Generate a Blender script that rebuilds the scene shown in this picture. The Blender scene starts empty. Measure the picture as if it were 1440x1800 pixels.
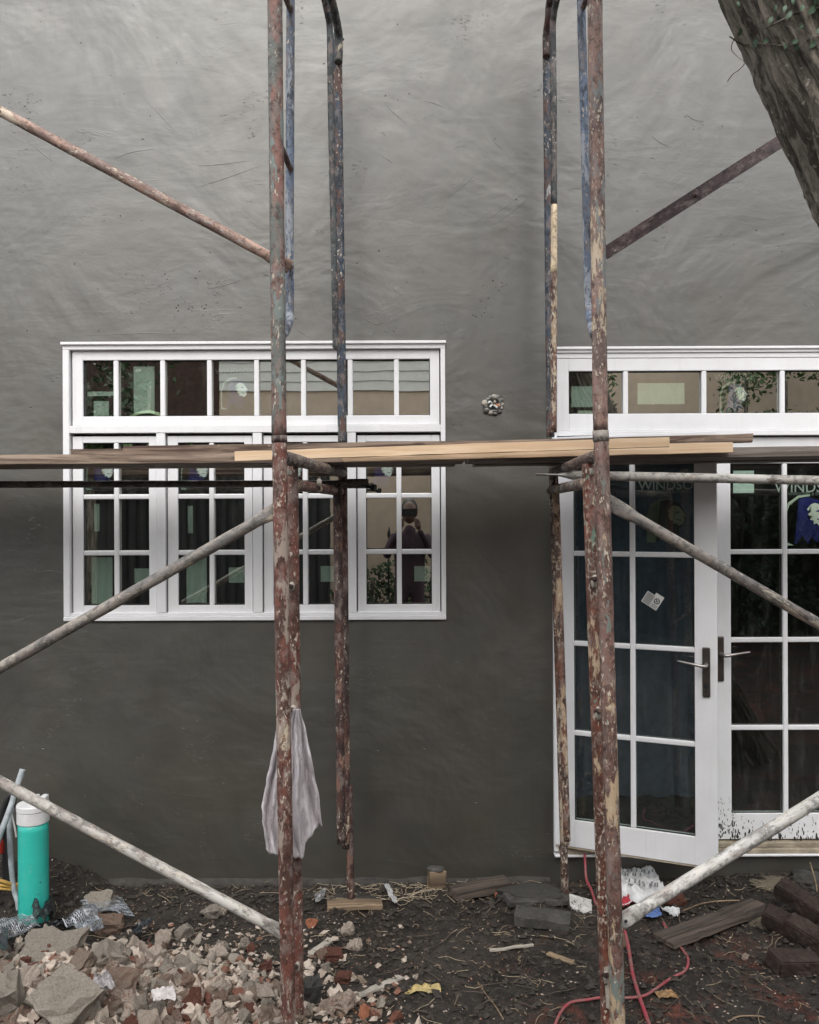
import bpy, bmesh, math, random
from mathutils import Vector, Matrix, noise, Euler
random.seed(7)
SC = bpy.context.scene
COL = SC.collection
R = math.radians
F = 1500.0; CX, CY = 720.0, 900.0; CZ = 1.9; S = 0.00436; DW = 4.3

# ------------------------------------------------------------------ camera, sky, sun, exposure
cam = bpy.data.cameras.new('camera'); camo = bpy.data.objects.new('camera', cam); COL.objects.link(camo)
cam.sensor_fit = 'HORIZONTAL'; cam.sensor_width = 36; cam.lens = 36 * F / 1440
cam.clip_start = 0.05; cam.clip_end = 300
camo.matrix_world = Matrix.Translation((0, 0, CZ)) @ Matrix.Rotation(R(90), 4, 'X') @ Matrix.Rotation(-math.atan(S), 4, 'Z')
SC.camera = camo
SUN_EL = 47; SUN_AZ = 184     # sky rotation: 180 = straight behind the camera
w = bpy.data.worlds.new('World'); SC.world = w; w.use_nodes = True
nt = w.node_tree; nt.nodes.clear()
sky = nt.nodes.new('ShaderNodeTexSky'); sky.sky_type = 'NISHITA'; sky.sun_disc = False
sky.sun_elevation = R(SUN_EL); sky.sun_rotation = R(SUN_AZ); sky.dust_density = 6; sky.air_density = 1.0; sky.ozone_density = 1
hs = nt.nodes.new('ShaderNodeHueSaturation'); hs.inputs['Saturation'].default_value = 0.35
bg = nt.nodes.new('ShaderNodeBackground'); bg.inputs['Strength'].default_value = 0.13
wo = nt.nodes.new('ShaderNodeOutputWorld')
cl = nt.nodes.new('ShaderNodeMix'); cl.data_type = 'RGBA'; cl.inputs[0].default_value = 0.5      # even cloud cover over the clear sky
cl.inputs[7].default_value = (13.5, 13.8, 14.2, 1)
nt.links.new(sky.outputs[0], hs.inputs['Color']); nt.links.new(hs.outputs[0], cl.inputs[6]); nt.links.new(cl.outputs[2], bg.inputs['Color']); nt.links.new(bg.outputs[0], wo.inputs[0])
sl = bpy.data.lights.new('sun', 'SUN'); sl.energy = 0.9; sl.angle = R(45); sl.color = (1, 0.97, 0.93)
so = bpy.data.objects.new('sun', sl); COL.objects.link(so); so.location = (0, -5, 12)
so.rotation_euler = Euler((R(90 - SUN_EL), 0, R(180 - SUN_AZ)))
SC.view_settings.view_transform = 'Standard'; SC.view_settings.look = 'None'
SC.view_settings.exposure = 0.57; SC.view_settings.gamma = 1; SC.view_settings.use_curve_mapping = False

# ------------------------------------------------------------------ placement helpers
def P(px, py, d):
    a, b = px - CX, py - CY
    return Vector(((a - S * b) * d / F, d, CZ - (b + S * a) * d / F))
def WX(u): return (u - CX) * DW / F          # straightened wall coordinates
def WZ(v): return CZ - (v - CY) * DW / F
def sm(a, b, x):
    t = max(0, min(1, (x - a) / (b - a))); return t * t * (3 - 2 * t)
def hbase(x, y):
    h = 0.03 + 0.19 * (1 - sm(0.4, 2.4, y))
    h += 0.24 * math.exp(-((x + 1.35) / .58) ** 2 - ((y - 2.95) / .42) ** 2)
    h += 0.06 * math.exp(-((x + .75) / .5) ** 2 - ((y - 3.2) / .3) ** 2)
    h += 0.13 * sm(-1.45, -1.85, x) * sm(3.95, 4.3, y)
    h += 0.05 * math.exp(-((x - .55) / .16) ** 2 - ((y - 4.05) / .16) ** 2)
    h += 0.05 * sm(3.9, 4.3, y) * sm(.9, 1.9, x)
    return h
def hfun(x, y):
    h = hbase(x, y)
    v = Vector((x, y, 0))
    h += 0.018 * noise.noise(v * 3.1) + 0.010 * noise.noise(v * 9 + Vector((5, 0, 0)))
    if 2.4 < y < 4.6 and abs(x) < 3:
        h += 0.020 * max(0, noise.noise(v * 16)) + 0.010 * max(-.2, noise.noise(v * 37)) + .006 * noise.noise(v * 70)
    return h
def G(px, py, lift=0.0):
    d = 1.8
    while d < 4.28:
        p = P(px, py, d)
        if p.z <= hfun(p.x, p.y) + lift: break
        d += 0.01
    p = P(px, py, d); return Vector((p.x, p.y, hfun(p.x, p.y) + lift))

# ------------------------------------------------------------------ object helpers
WM = {}
def put(o, p, world=True):
    if p is not None:
        o.parent = p
        if world: o.matrix_parent_inverse = WM[p.name].inverted()
        WM[o.name] = (WM[p.name] @ o.matrix_parent_inverse if world else WM[p.name]) @ o.matrix_basis
    else: WM[o.name] = o.matrix_basis.copy()
def tag(o, label, cat=None, group=None, kind=None):
    if label: o['label'] = label
    if cat: o['category'] = cat
    if group: o['group'] = group
    if kind: o['kind'] = kind
    return o
def thing(name, label, cat, loc=(0, 0, 0), rotz=0, group=None):
    o = bpy.data.objects.new(name, None); COL.objects.link(o); o.empty_display_size = .1
    o.location = loc; o.rotation_euler = (0, 0, rotz); put(o, None)
    return tag(o, label, cat, group)
def mesh(name, verts, faces, smooth=False):
    m = bpy.data.meshes.new(name); m.from_pydata([tuple(v) for v in verts], [], faces); m.update()
    if smooth:
        for p in m.polygons: p.use_smooth = True
    return m
def bm_mesh(name, bm, smooth=False):
    m = bpy.data.meshes.new(name); bm.normal_update(); bm.to_mesh(m); bm.free()
    if smooth:
        for p in m.polygons: p.use_smooth = True
    return m
def obj(name, m, mat, parent=None, loc=None, rot=None, world=True, label=None, scale=None, matrix=None):
    o = bpy.data.objects.new(name, m); COL.objects.link(o)
    if mat and not m.materials: m.materials.append(mat)
    if matrix is not None: o.matrix_basis = matrix
    if loc is not None: o.location = loc
    if rot is not None: o.rotation_euler = rot
    if scale is not None: o.scale = scale
    put(o, parent, world)
    if label: o['label'] = label
    return o
def addbox(bm, x0, x1, y0, y1, z0, z1, mat=None):
    r = bmesh.ops.create_cube(bm, size=1)
    vs = r['verts']
    for v in vs: v.co = Vector((x0 + (v.co.x + .5) * (x1 - x0), y0 + (v.co.y + .5) * (y1 - y0), z0 + (v.co.z + .5) * (z1 - z0)))
    if mat is not None: bmesh.ops.transform(bm, matrix=mat, verts=vs)
    return vs
def boxes(name, lst, bev=.0015, seg=1):
    bm = bmesh.new()
    for b in lst: addbox(bm, *b)
    if bev: bmesh.ops.bevel(bm, geom=bm.edges[:], offset=bev, segments=seg, affect='EDGES', profile=.5)
    return bm_mesh(name, bm)
def tube_mesh(name, pts, r, seg=16, jit=0.0, caps=True, seed=0):
    pts = [Vector(p) for p in pts]; n = len(pts)
    rs = r if isinstance(r, (list, tuple)) else [r] * n
    vs, fs = [], []
    t = (pts[1] - pts[0]).normalized()
    a = Vector((0, 0, 1)) if abs(t.z) < .9 else Vector((1, 0, 0))
    u = t.cross(a).normalized()
    for i, p in enumerate(pts):
        t = (pts[min(i + 1, n - 1)] - pts[max(i - 1, 0)]).normalized()
        u = (u - t * u.dot(t)).normalized(); v = t.cross(u)
        for k in range(seg):
            an = 2 * math.pi * k / seg
            dr = rs[i]
            if jit: dr *= 1 + jit * noise.noise(Vector((math.cos(an) * 1.5, math.sin(an) * 1.5 + seed, i * .45 + seed)))
            vs.append(p + u * math.cos(an) * dr + v * math.sin(an) * dr)
    for i in range(n - 1):
        for k in range(seg):
            a0 = i * seg + k; a1 = i * seg + (k + 1) % seg
            fs.append((a0, a1, a1 + seg, a0 + seg))
    if caps: fs.append(tuple(range(seg - 1, -1, -1))); fs.append(tuple(range((n - 1) * seg, n * seg)))
    m = mesh(name, vs, fs, True)
    if caps: m.polygons[-1].use_smooth = False; m.polygons[-2].use_smooth = False
    return m
def curve_pts(ctrl, n=8):
    ctrl = [Vector(c) for c in ctrl]; out = []
    c = [ctrl[0] * 2 - ctrl[1]] + ctrl + [ctrl[-1] * 2 - ctrl[-2]]
    for i in range(1, len(c) - 2):
        for k in range(n):
            t = k / n; p0, p1, p2, p3 = c[i - 1], c[i], c[i + 1], c[i + 2]
            out.append(.5 * ((2 * p1) + (p2 - p0) * t + (2 * p0 - 5 * p1 + 4 * p2 - p3) * t * t + (3 * p1 - p0 - 3 * p2 + p3) * t ** 3))
    out.append(ctrl[-1]); return out
SEED = [0]
def stube(name, p0, p1, r, mat, parent, label=None, jit=.05, seg=18, flat0=0, flat1=0, step=.03, edge=False):
    """straight tube along its own local Z; flat0/flat1: length of hammered-flat end"""
    SEED[0] += 1; sd = SEED[0] * 3.7
    p0, p1 = Vector(p0), Vector(p1); L = (p1 - p0).length; n = max(2, int(L / step))
    vs, fs = [], []
    for i in range(n + 1):
        z = L * i / n
        f = 1.0
        if flat0 and z < flat0: f = .22 + .78 * sm(flat0 * .55, flat0, z)
        if flat1 and L - z < flat1: f = .22 + .78 * sm(flat1 * .55, flat1, L - z)
        for k in range(seg):
            an = 2 * math.pi * k / seg
            d = r * (1 + jit * noise.noise(Vector((math.cos(an) * 1.3, math.sin(an) * 1.3 + sd, z * 14))))
            a_, b_ = math.cos(an) * d * (1 + (1 - f) * .45), math.sin(an) * d * f
            vs.append((math.cos(an) * d * f, math.sin(an) * d * (1 + (1 - f) * .45), z) if edge else (a_, b_, z))
    for i in range(n):
        for k in range(seg):
            a0 = i * seg + k; a1 = i * seg + (k + 1) % seg
            fs.append((a0, a1, a1 + seg, a0 + seg))
    fs.append(tuple(range(seg - 1, -1, -1))); fs.append(tuple(range(n * seg, (n + 1) * seg)))
    m = mesh(name, vs, fs, True); m.polygons[-1].use_smooth = False; m.polygons[-2].use_smooth = False
    z = (p1 - p0).normalized(); y = Vector((0, 1, 0)); y = (y - z * y.dot(z))
    if y.length < .1: y = Vector((1, 0, 0)) - z * z.x
    y.normalize(); x = y.cross(z)
    M = Matrix((x, y, z)).transposed().to_4x4(); M.translation = p0
    return obj(name, m, mat, parent, matrix=M, label=label)
def blob_mesh(name, r=1, sub=2, amp=.25, fr=2.0, seed=0, sc=(1, 1, 1)):
    bm = bmesh.new(); bmesh.ops.create_icosphere(bm, subdivisions=sub, radius=1)
    for v in bm.verts:
        k = 1 + amp * noise.noise(v.co * fr + Vector((seed * 7.1, 0, seed)))
        v.co = Vector((v.co.x * sc[0], v.co.y * sc[1], v.co.z * sc[2])) * k * r
    return bm_mesh(name, bm, True)

# ------------------------------------------------------------------ material helpers
class NB:
    def __init__(s, name):
        s.m = bpy.data.materials.new(name); s.m.use_nodes = True; s.t = s.m.node_tree; s.t.nodes.clear()
        s.out = s.n('ShaderNodeOutputMaterial'); s.b = s.n('ShaderNodeBsdfPrincipled'); s.l(s.b.outputs[0], s.out.inputs[0])
    def n(s, ty, **kw):
        q = s.t.nodes.new(ty)
        for k, v in kw.items(): setattr(q, k, v)
        return q
    def l(s, a, b): s.t.links.new(a, b)
    def set(s, i, v):
        if hasattr(v, 'is_linked') or hasattr(v, 'links'): s.l(v, i)
        else: i.default_value = v
    def coord(s, scale=(1, 1, 1), rot=(0, 0, 0), kind='Object', rand=True):
        c = s.n('ShaderNodeTexCoord').outputs[kind]
        if rand:
            oi = s.n('ShaderNodeObjectInfo').outputs['Random']
            mm = s.n('ShaderNodeMath', operation='MULTIPLY'); s.l(oi, mm.inputs[0]); mm.inputs[1].default_value = 37
            ad = s.n('ShaderNodeVectorMath', operation='ADD'); s.l(c, ad.inputs[0]); s.l(mm.outputs[0], ad.inputs[1]); c = ad.outputs[0]
        mp = s.n('ShaderNodeMapping'); mp.inputs['Scale'].default_value = scale; mp.inputs['Rotation'].default_value = rot
        s.l(c, mp.inputs['Vector']); return mp.outputs[0]
    def noise(s, vec, scale, detail=4, rough=.55, dist=0, col=False):
        q = s.n('ShaderNodeTexNoise'); s.l(vec, q.inputs['Vector']); q.inputs['Scale'].default_value = scale
        q.inputs['Detail'].default_value = detail; q.inputs['Roughness'].default_value = rough; q.inputs['Distortion'].default_value = dist
        return q.outputs['Color' if col else 'Fac']
    def vor(s, vec, scale, feat='F1', out='Distance'):
        q = s.n('ShaderNodeTexVoronoi'); q.feature = feat; s.l(vec, q.inputs['Vector']); q.inputs['Scale'].default_value = scale; return q.outputs[out]
    def ramp(s, fac, stops):
        q = s.n('ShaderNodeValToRGB'); s.l(fac, q.inputs[0]); e = q.color_ramp.elements
        while len(e) < len(stops): e.new(.5)
        for i, (p, c) in enumerate(stops):
            e[i].position = p; e[i].color = (c, c, c, 1) if not isinstance(c, tuple) else (*c, 1)
        return q.outputs[0]
    def th(s, fac, a, b, lo=0., hi=1.):
        q = s.n('ShaderNodeMapRange'); s.l(fac, q.inputs[0]); q.inputs[1].default_value = a; q.inputs[2].default_value = b
        q.inputs[3].default_value = lo; q.inputs[4].default_value = hi; return q.outputs[0]
    def mix(s, f, a, b, mode='MIX'):
        q = s.n('ShaderNodeMix', data_type='RGBA', blend_type=mode)
        s.set(q.inputs[0], f)
        for i, c in ((6, a), (7, b)): s.set(q.inputs[i], (*c, 1) if isinstance(c, tuple) else c)
        return q.outputs[2]
    def math(s, op, a, b=0.):
        q = s.n('ShaderNodeMath', operation=op); s.set(q.inputs[0], a); s.set(q.inputs[1], b); return q.outputs[0]
    def bump(s, h, strength=.5, dist=.01, prev=None):
        q = s.n('ShaderNodeBump'); q.inputs['Strength'].default_value = strength; q.inputs['Distance'].default_value = dist
        s.l(h, q.inputs['Height'])
        if prev: s.l(prev, q.inputs['Normal'])
        return q.outputs[0]
    def fin(s, col, rough=.7, normal=None, metal=0., spec=None, ior=None):
        s.set(s.b.inputs['Base Color'], (*col, 1) if isinstance(col, tuple) else col)
        s.set(s.b.inputs['Roughness'], rough); s.set(s.b.inputs['Metallic'], metal)
        if spec is not None: s.b.inputs['Specular IOR Level'].default_value = spec
        if ior is not None: s.b.inputs['IOR'].default_value = ior
        if normal: s.l(normal, s.b.inputs['Normal'])
        return s.m

def m_plain(name, col, rough=.6, var=.25, scale=20, bump=.2, metal=0., rand=True):
    b = NB(name); c = b.coord(rand=rand); n = b.noise(c, scale, 6, .6)
    dk = tuple(x * (1 - var) for x in col); lt = tuple(min(1, x * (1 + var)) for x in col)
    return b.fin(b.mix(b.th(n, .3, .7), dk, lt), rough, b.bump(n, bump, .004), metal)

def m_stucco():
    b = NB('grey_stucco'); c = b.coord(rand=False)
    big = b.noise(c, .8, 5, .55, .6); mid = b.noise(c, 3.2, 6, .6, .8)
    col = b.mix(b.th(big, .38, .62), (.023, .023, .018), (.042, .037, .027))
    bl = b.noise(c, 2.3, 5, .65, 1.0); col = b.mix(b.math('MULTIPLY', b.th(bl, .52, .66), .55), col, (.024, .023, .020))
    col = b.mix(b.math('MULTIPLY', b.th(mid, .45, .75), .5), col, (.058, .050, .038))
    hue = b.noise(c, 1.7, 3, .5, .3)
    col = b.mix(b.math('MULTIPLY', b.th(hue, .5, .7), .35), col, (.040, .047, .038))
    # trowel strokes in two directions and fine contour ridges
    t1 = b.noise(b.coord((2.2, 1, 9), (0, R(-28), 0), rand=False), 1.1, 4, .5, .9)
    t2 = b.noise(b.coord((9, 1, 2.4), (0, R(-55), 0), rand=False), .9, 4, .5, .8)
    t3 = b.noise(b.coord((1.6, 1, 4.5), (0, R(8), 0), rand=False), 1.3, 5, .5, 1.4)
    def ridge(t, wd, seed):
        r = b.math('SUBTRACT', 1., b.th(b.math('ABSOLUTE', b.math('SUBTRACT', t, .5)), 0, wd))
        k = b.th(b.noise(b.coord((1, 1, 1), (seed, 0, seed), rand=False), 2.4, 2, .5), .58, .70)
        return b.math('MULTIPLY', r, k)
    rg = b.math('ADD', ridge(t1, .012, .3), ridge(t2, .010, 1.1)); rg = b.math('ADD', rg, ridge(t3, .008, 2.))
    mask = b.th(b.noise(c, 1.1, 2), .4, .6)
    tr = b.mix(mask, t1, t2); tr = b.mix(.5, tr, t3)
    fine = b.noise(c, 60, 5, .65)
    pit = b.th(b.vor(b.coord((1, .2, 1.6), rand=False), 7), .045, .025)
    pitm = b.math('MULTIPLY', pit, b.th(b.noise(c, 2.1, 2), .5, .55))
    rough_patch = b.math('MULTIPLY', b.th(b.noise(b.coord((1, 1, 3), rand=False), 45, 4, .7), .62, .68), b.th(b.noise(c, 3.3, 3, .6), .6, .68))
    pitm = b.math('MAXIMUM', pitm, rough_patch)
    nm = b.bump(tr, .075, .045)
    nm = b.bump(b.noise(c, 1.3, 4, .5, .6), .35, .06, nm)
    nm = b.bump(mid, .09, .03, nm)
    nm = b.bump(rg, .16, .003, nm)
    nm = b.bump(fine, .15, .001, nm)
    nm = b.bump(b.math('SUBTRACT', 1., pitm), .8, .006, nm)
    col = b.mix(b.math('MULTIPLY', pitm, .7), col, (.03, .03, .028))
    rg2 = b.th(b.noise(c, 5, 5, .6, .5), .3, .7, .43, .53)
    b.b.inputs['Specular Tint'].default_value = (1, .995, .97, 1)
    return b.fin(col, rg2, nm, 0, .5, 2.12)

def m_rust(*a, **k):
    a = list(a)
    if len(a) > 4: a[4] = tuple(x - .045 for x in a[4])
    if len(a) > 5: a[5] -= .035
    return m_rust0(*a, **k)
def m_rust0(name, base=(.09, .035, .025), second=(.05, .03, .025), patches=((.45, .36, .26),), amt=(.6,), speck=.62, rough=.62, stretch=.3):
    """old painted tube: two base tones in long streaks, chipped patches, light specks"""
    b = NB(name); c = b.coord((1, 1, stretch)); ci = b.coord()
    s = b.noise(c, 16, 6, .65, .4); col = b.mix(b.th(s, .44, .56), second, tuple(min(1, x * 1.25) for x in base))
    dirt = b.noise(ci, 45, 6, .7); col = b.mix(b.math('MULTIPLY', b.th(dirt, .5, .6), .75), col, tuple(x * .3 for x in base))
    dust = b.noise(b.coord((1, 1, .6), (.4, .2, 1)), 26, 5, .7); col = b.mix(b.math('MULTIPLY', b.th(dust, .5, .62), .6), col, (.24, .19, .17))
    h = s
    for i, (pc, a) in enumerate(zip(patches, amt)):
        k = b.noise(b.coord((1, 1, .38), (0, 0, i * 1.7 + .5)), 13 + 7 * i, 8, .72, .3)
        k = b.th(b.math('ADD', k, b.th(b.noise(b.coord((1, 1, .7), (2, 0, i + 3.)), 3.5, 3, .5), .3, .7, -.06, .06)), a, a + .025); col = b.mix(k, col, pc); h = b.math('ADD', h, b.math('MULTIPLY', k, .5))
    sp = b.noise(b.coord((1, 1, .5), (1, 0, 0)), 95, 3, .6); sp = b.math('MULTIPLY', b.th(sp, speck - .02, speck + .01), b.th(b.noise(ci, 5.5, 4, .6), .44, .56))
    col = b.mix(sp, col, (.5, .44, .36)); h = b.math('ADD', h, b.math('MULTIPLY', sp, .35))
    nm = b.bump(h, .55, .004); nm = b.bump(dirt, .4, .003, nm)
    return b.fin(col, b.th(dirt, .3, .7, rough - .15, rough + .2), nm, 0, .5)

def m_wood(name, lo, hi, axis=0, dirt=.4, grain=1.0, dirtcol=(.05, .035, .028)):
    b = NB(name); sc = [30, 30, 30]; sc[axis] = 1.4
    g = b.noise(b.coord(tuple(sc)), 1.0, 6, .65, 1.2 * grain)
    sc2 = [8, 8, 8]; sc2[axis] = 1.
    g2 = b.noise(b.coord(tuple(sc2)), 1.0, 3, .5, .8)
    col = b.mix(b.th(g, .42, .60), lo, hi)
    col = b.mix(b.math('MULTIPLY', b.th(g2, .45, .7), dirt), col, dirtcol)
    sp = b.th(b.noise(b.coord(), 32, 5, .7), .66, .72); col = b.mix(b.math('MULTIPLY', sp, dirt), col, tuple(min(1, x * 1.7) for x in hi))
    kn = b.th(b.vor(b.coord((2.2 if axis == 0 else 9, 9, 9)), 1.3), .10, .05); col = b.mix(b.math('MULTIPLY', kn, .6), col, tuple(x * .4 for x in lo))
    return b.fin(col, .75, b.bump(g, .5, .003), 0, .3)

def m_white():
    b = NB('white_frame_paint'); c = b.coord()
    n = b.noise(c, 7, 5, .6); st = b.noise(b.coord((40, 40, 1.5)), 1, 4, .6)
    col = b.mix(b.th(n, .35, .7), (.80, .80, .815), (.74, .74, .75))
    col = b.mix(b.math('MULTIPLY', b.th(st, .55, .75), .25), col, (.62, .60, .58))
    dt = b.th(b.noise(c, 90, 3, .6), .72, .76); col = b.mix(b.math('MULTIPLY', dt, .5), col, (.3, .27, .24))
    return b.fin(col, .38, b.bump(n, .05, .002), 0, .4)

def m_glass(nm='window_glass', f0=.52):
    b = NB(nm); t = b.t
    tr = b.n('ShaderNodeBsdfTransparent'); tr.inputs[0].default_value = (.84, .89, .86, 1)
    gl = b.n('ShaderNodeBsdfGlossy'); gl.inputs['Roughness'].default_value = .0; gl.inputs[0].default_value = (1, 1, .94, 1)
    nz = b.noise(b.coord((1, 1, 1)), 3.0, 2, .4); b.l(b.bump(nz, .02, .02), gl.inputs['Normal'])
    fr = b.n('ShaderNodeFresnel'); fr.inputs[0].default_value = 3.0
    gm = b.n('ShaderNodeNewGeometry'); front = b.math('MULTIPLY', b.th(fr.outputs[0], .25, 1, f0, 1.), b.math('SUBTRACT', 1., gm.outputs['Backfacing']))
    mx = b.n('ShaderNodeMixShader'); b.l(front, mx.inputs[0]); b.l(tr.outputs[0], mx.inputs[1]); b.l(gl.outputs[0], mx.inputs[2])
    # thin dust film
    df = b.n('ShaderNodeBsdfDiffuse'); df.inputs[0].default_value = (.5, .5, .48, 1)
    dn = b.noise(b.coord((6, 6, 1.2)), 3, 5, .7); sp = b.th(b.noise(b.coord(), 120, 2, .5), .70, .74)
    fac = b.math('ADD', b.th(dn, .5, .85, 0.004, .05), b.math('MULTIPLY', sp, .14))
    m2 = b.n('ShaderNodeMixShader'); b.l(fac, m2.inputs[0]); b.l(mx.outputs[0], m2.inputs[1]); b.l(df.outputs[0], m2.inputs[2])
    b.l(m2.outputs[0], b.out.inputs[0]); t.nodes.remove(b.b); return b.m

def m_mud():
    b = NB('mud'); c = b.coord(rand=False)
    n1 = b.noise(c, 2.2, 6, .6, .4); n2 = b.noise(c, 17, 7, .7); n3 = b.noise(c, 75, 5, .7)
    col = b.mix(b.th(n2, .35, .68), (.011, .009, .0072), (.055, .043, .034))
    col = b.mix(b.math('MULTIPLY', b.th(n1, .5, .66), .6), col, (.066, .056, .046))
    red = b.math('MULTIPLY', b.th(b.noise(c, 2.9, 4, .6, .4), .50, .57), b.th(n2, .4, .6))
    sx = b.n('ShaderNodeSeparateXYZ'); b.l(c, sx.inputs[0])
    red = b.math('MULTIPLY', red, b.th(sx.outputs[0], .15, .6)); red = b.math('MULTIPLY', red, b.th(sx.outputs[1], 3.9, 3.5))
    col = b.mix(b.math('MULTIPLY', red, .85), col, (.15, .042, .027))
    ol = b.th(b.noise(b.coord((1, 1, 1), (0, 0, 2), rand=False), 4.1, 4, .7), .64, .72)
    col = b.mix(b.math('MULTIPLY', ol, .45), col, (.13, .115, .075))
    gr = b.th(n3, .60, .68); col = b.mix(b.math('MULTIPLY', gr, .55), col, (.16, .145, .125))
    gs = b.th(b.noise(b.coord((1, 1, 1), (0, 0, 1), rand=False), 150, 3, .6), .69, .73); col = b.mix(b.math('MULTIPLY', gs, .6), col, (.34, .31, .26))
    nm = b.bump(n2, 1., .035); nm = b.bump(n3, .9, .008, nm)
    return b.fin(col, b.th(n1, .35, .65, .42, .85), nm, 0, .4)

def m_rubble(name, a, bb, brick=None, dust=(.38, .34, .29)):
    b = NB(name); c = b.coord(); n = b.noise(c, 11, 6, .65); n2 = b.noise(c, 45, 5, .7); n3 = b.noise(c, 150, 3, .7)
    col = b.mix(b.th(n, .35, .65), a, bb)
    oi = b.n('ShaderNodeObjectInfo').outputs['Random']; oi = b.th(oi, 0, 1)
    cr = b.th(b.vor(c, 2.2, 'DISTANCE_TO_EDGE'), .02, .0); col = b.mix(b.math('MULTIPLY', cr, .5), col, tuple(x * .4 for x in a))
    if brick:
        k = b.math('MULTIPLY', b.th(b.noise(c, 7, 4, .6, .3), .52, .56), b.th(oi, .45, .5)); col = b.mix(k, col, brick)
    col = b.mix(b.math('MULTIPLY', b.th(n2, .52, .68), .5), col, dust)
    col = b.mix(b.math('MULTIPLY', b.th(n2, .46, .34), .45), col, tuple(x * .35 for x in a))
    col = b.mix(b.th(oi, 0, 1, .0, .35), col, tuple(x * .55 for x in a))
    nm = b.bump(n2, .8, .008); nm = b.bump(n3, .6, .003, nm); return b.fin(col, .9, nm, 0, .3)

M = {}
M['doorglass'] = m_glass('door_glass', .13); M['stucco'] = m_stucco(); M['white'] = m_white(); M['glass'] = m_glass(); M['mud'] = m_mud()
M['gasket'] = m_plain('black_gasket', (.012, .012, .014), .6)
M['mint'] = m_plain('mint_label_paper', (.74, .82, .77), .7, .06, 60, .05)
M['mintpale'] = m_plain('pale_label_paper', (.80, .84, .72), .7, .06, 60, .05)
M['navy'] = m_plain('navy_print', (.015, .018, .22), .6, .1)
M['lilac'] = m_plain('lilac_print', (.32, .27, .45), .6, .1)
M['letter'] = m_plain('white_lettering', (.62, .64, .62), .6, .05)
M['ltgrey'] = m_plain('grey_lettering', (.30, .32, .31), .6, .05)
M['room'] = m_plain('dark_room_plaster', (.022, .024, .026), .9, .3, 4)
M['rustA'] = m_rust('rust_brown_tube', (.125, .045, .032), (.075, .036, .028), ((.50, .42, .31), (.30, .24, .20)), (.665, .60), .66)
M['rustB'] = m_rust('faded_red_primer_tube', (.17, .085, .068), (.12, .13, .12), ((.50, .44, .36), (.17, .20, .19)), (.69, .60), .67)
M['rustC'] = m_rust('dark_rust_tube', (.065, .028, .022), (.035, .022, .020), ((.50, .43, .33), (.20, .11, .08)), (.68, .62), .67)
M['rustD'] = m_rust('cream_splashed_rust_tube', (.12, .05, .032), (.05, .028, .022), ((.36, .26, .17), (.45, .37, .28)), (.575, .64), .60)
M['rustE'] = m_rust('grey_brown_tube', (.13, .095, .085), (.085, .05, .042), ((.42, .32, .23), (.20, .20, .19)), (.62, .60), .63)
M['rustF'] = m_rust('rust_red_green_tube', (.17, .055, .035), (.10, .045, .03), ((.46, .35, .24), (.17, .27, .21)), (.60, .66), .62)
M['rustG'] = m_rust('flaked_brown_tube', (.15, .085, .07), (.09, .045, .035), ((.44, .33, .22), (.17, .20, .18), (.15, .26, .20)), (.585, .60, .70), .64)
M['blue'] = m_rust('chipped_blue_tube', (.115, .15, .215), (.10, .12, .16), ((.30, .32, .36), (.05, .06, .08)), (.60, .62), .66)
M['navyt'] = m_rust('dark_blue_chipped_tube', (.034, .048, .070), (.04, .045, .055), ((.10, .055, .045), (.35, .35, .35)), (.58, .68), .655)
M['darkgr'] = m_rust('dark_grey_tube', (.05, .06, .062), (.03, .032, .035), ((.42, .36, .28), (.12, .10, .09)), (.70, .62), .68)
M['pinkbr'] = m_rust('pinkish_brace_tube', (.34, .22, .17), (.19, .12, .10), ((.55, .46, .36), (.36, .30, .28)), (.60, .60), .66)
M['cement'] = m_rust('cement_coated_tube', (.36, .34, .31), (.24, .22, .20), ((.50, .48, .44), (.15, .12, .10)), (.56, .66), .64)
M['greybr'] = m_rust('grey_steel_brace', (.22, .20, .175), (.13, .125, .12), ((.42, .36, .28), (.08, .06, .05)), (.64, .66), .66, .5)
M['whitebr'] = m_rust('whitewashed_brace', (.50, .49, .47), (.32, .31, .30), ((.62, .60, .56), (.22, .20, .18)), (.55, .66), .64, .5)
M['darkbr'] = m_rust('dark_steel_brace', (.10, .092, .082), (.06, .056, .052), ((.20, .18, .15), (.10, .06, .05)), (.66, .70), .69, .45)
M['maroon'] = m_rust('maroon_angle_bar', (.065, .034, .036), (.05, .030, .030), ((.12, .09, .08), (.16, .06, .04)), (.70, .72), .74, .5)
M['cream'] = m_rust('cream_paint_tube', (.60, .48, .32), (.56, .44, .30), ((.08, .05, .04), (.64, .54, .40)), (.68, .62), .80)
M['mortar'] = m_rubble('dried_mortar', (.42, .38, .32), (.50, .46, .40))
M['oldwood'] = m_wood('weathered_wood', (.085, .055, .042), (.34, .26, .20), 0, .5)
M['greywood'] = m_wood('grey_weathered_wood', (.14, .115, .10), (.30, .26, .23), 0, .4)
M['newwood'] = m_wood('new_pine', (.68, .48, .31), (.82, .64, .45), 0, .16, .6, (.50, .32, .18))
M['mudwood'] = m_wood('mud_stained_wood', (.045, .035, .029), (.145, .112, .092), 0, .95, 1.0, (.03, .026, .022))
M['tanwood'] = m_wood('tan_dirty_wood', (.17, .12, .08), (.34, .25, .16), 0, .7)
M['conc'] = m_rubble('broken_concrete', (.24, .21, .175), (.42, .37, .31), None, (.54, .49, .42))
M['pale'] = m_rubble('pale_mortar_lump', (.40, .325, .265), (.58, .495, .42), (.32, .15, .10), (.52, .47, .41))
M['brown'] = m_rubble('brown_mortar_brick', (.19, .14, .11), (.31, .24, .185), (.26, .11, .07))
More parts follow.
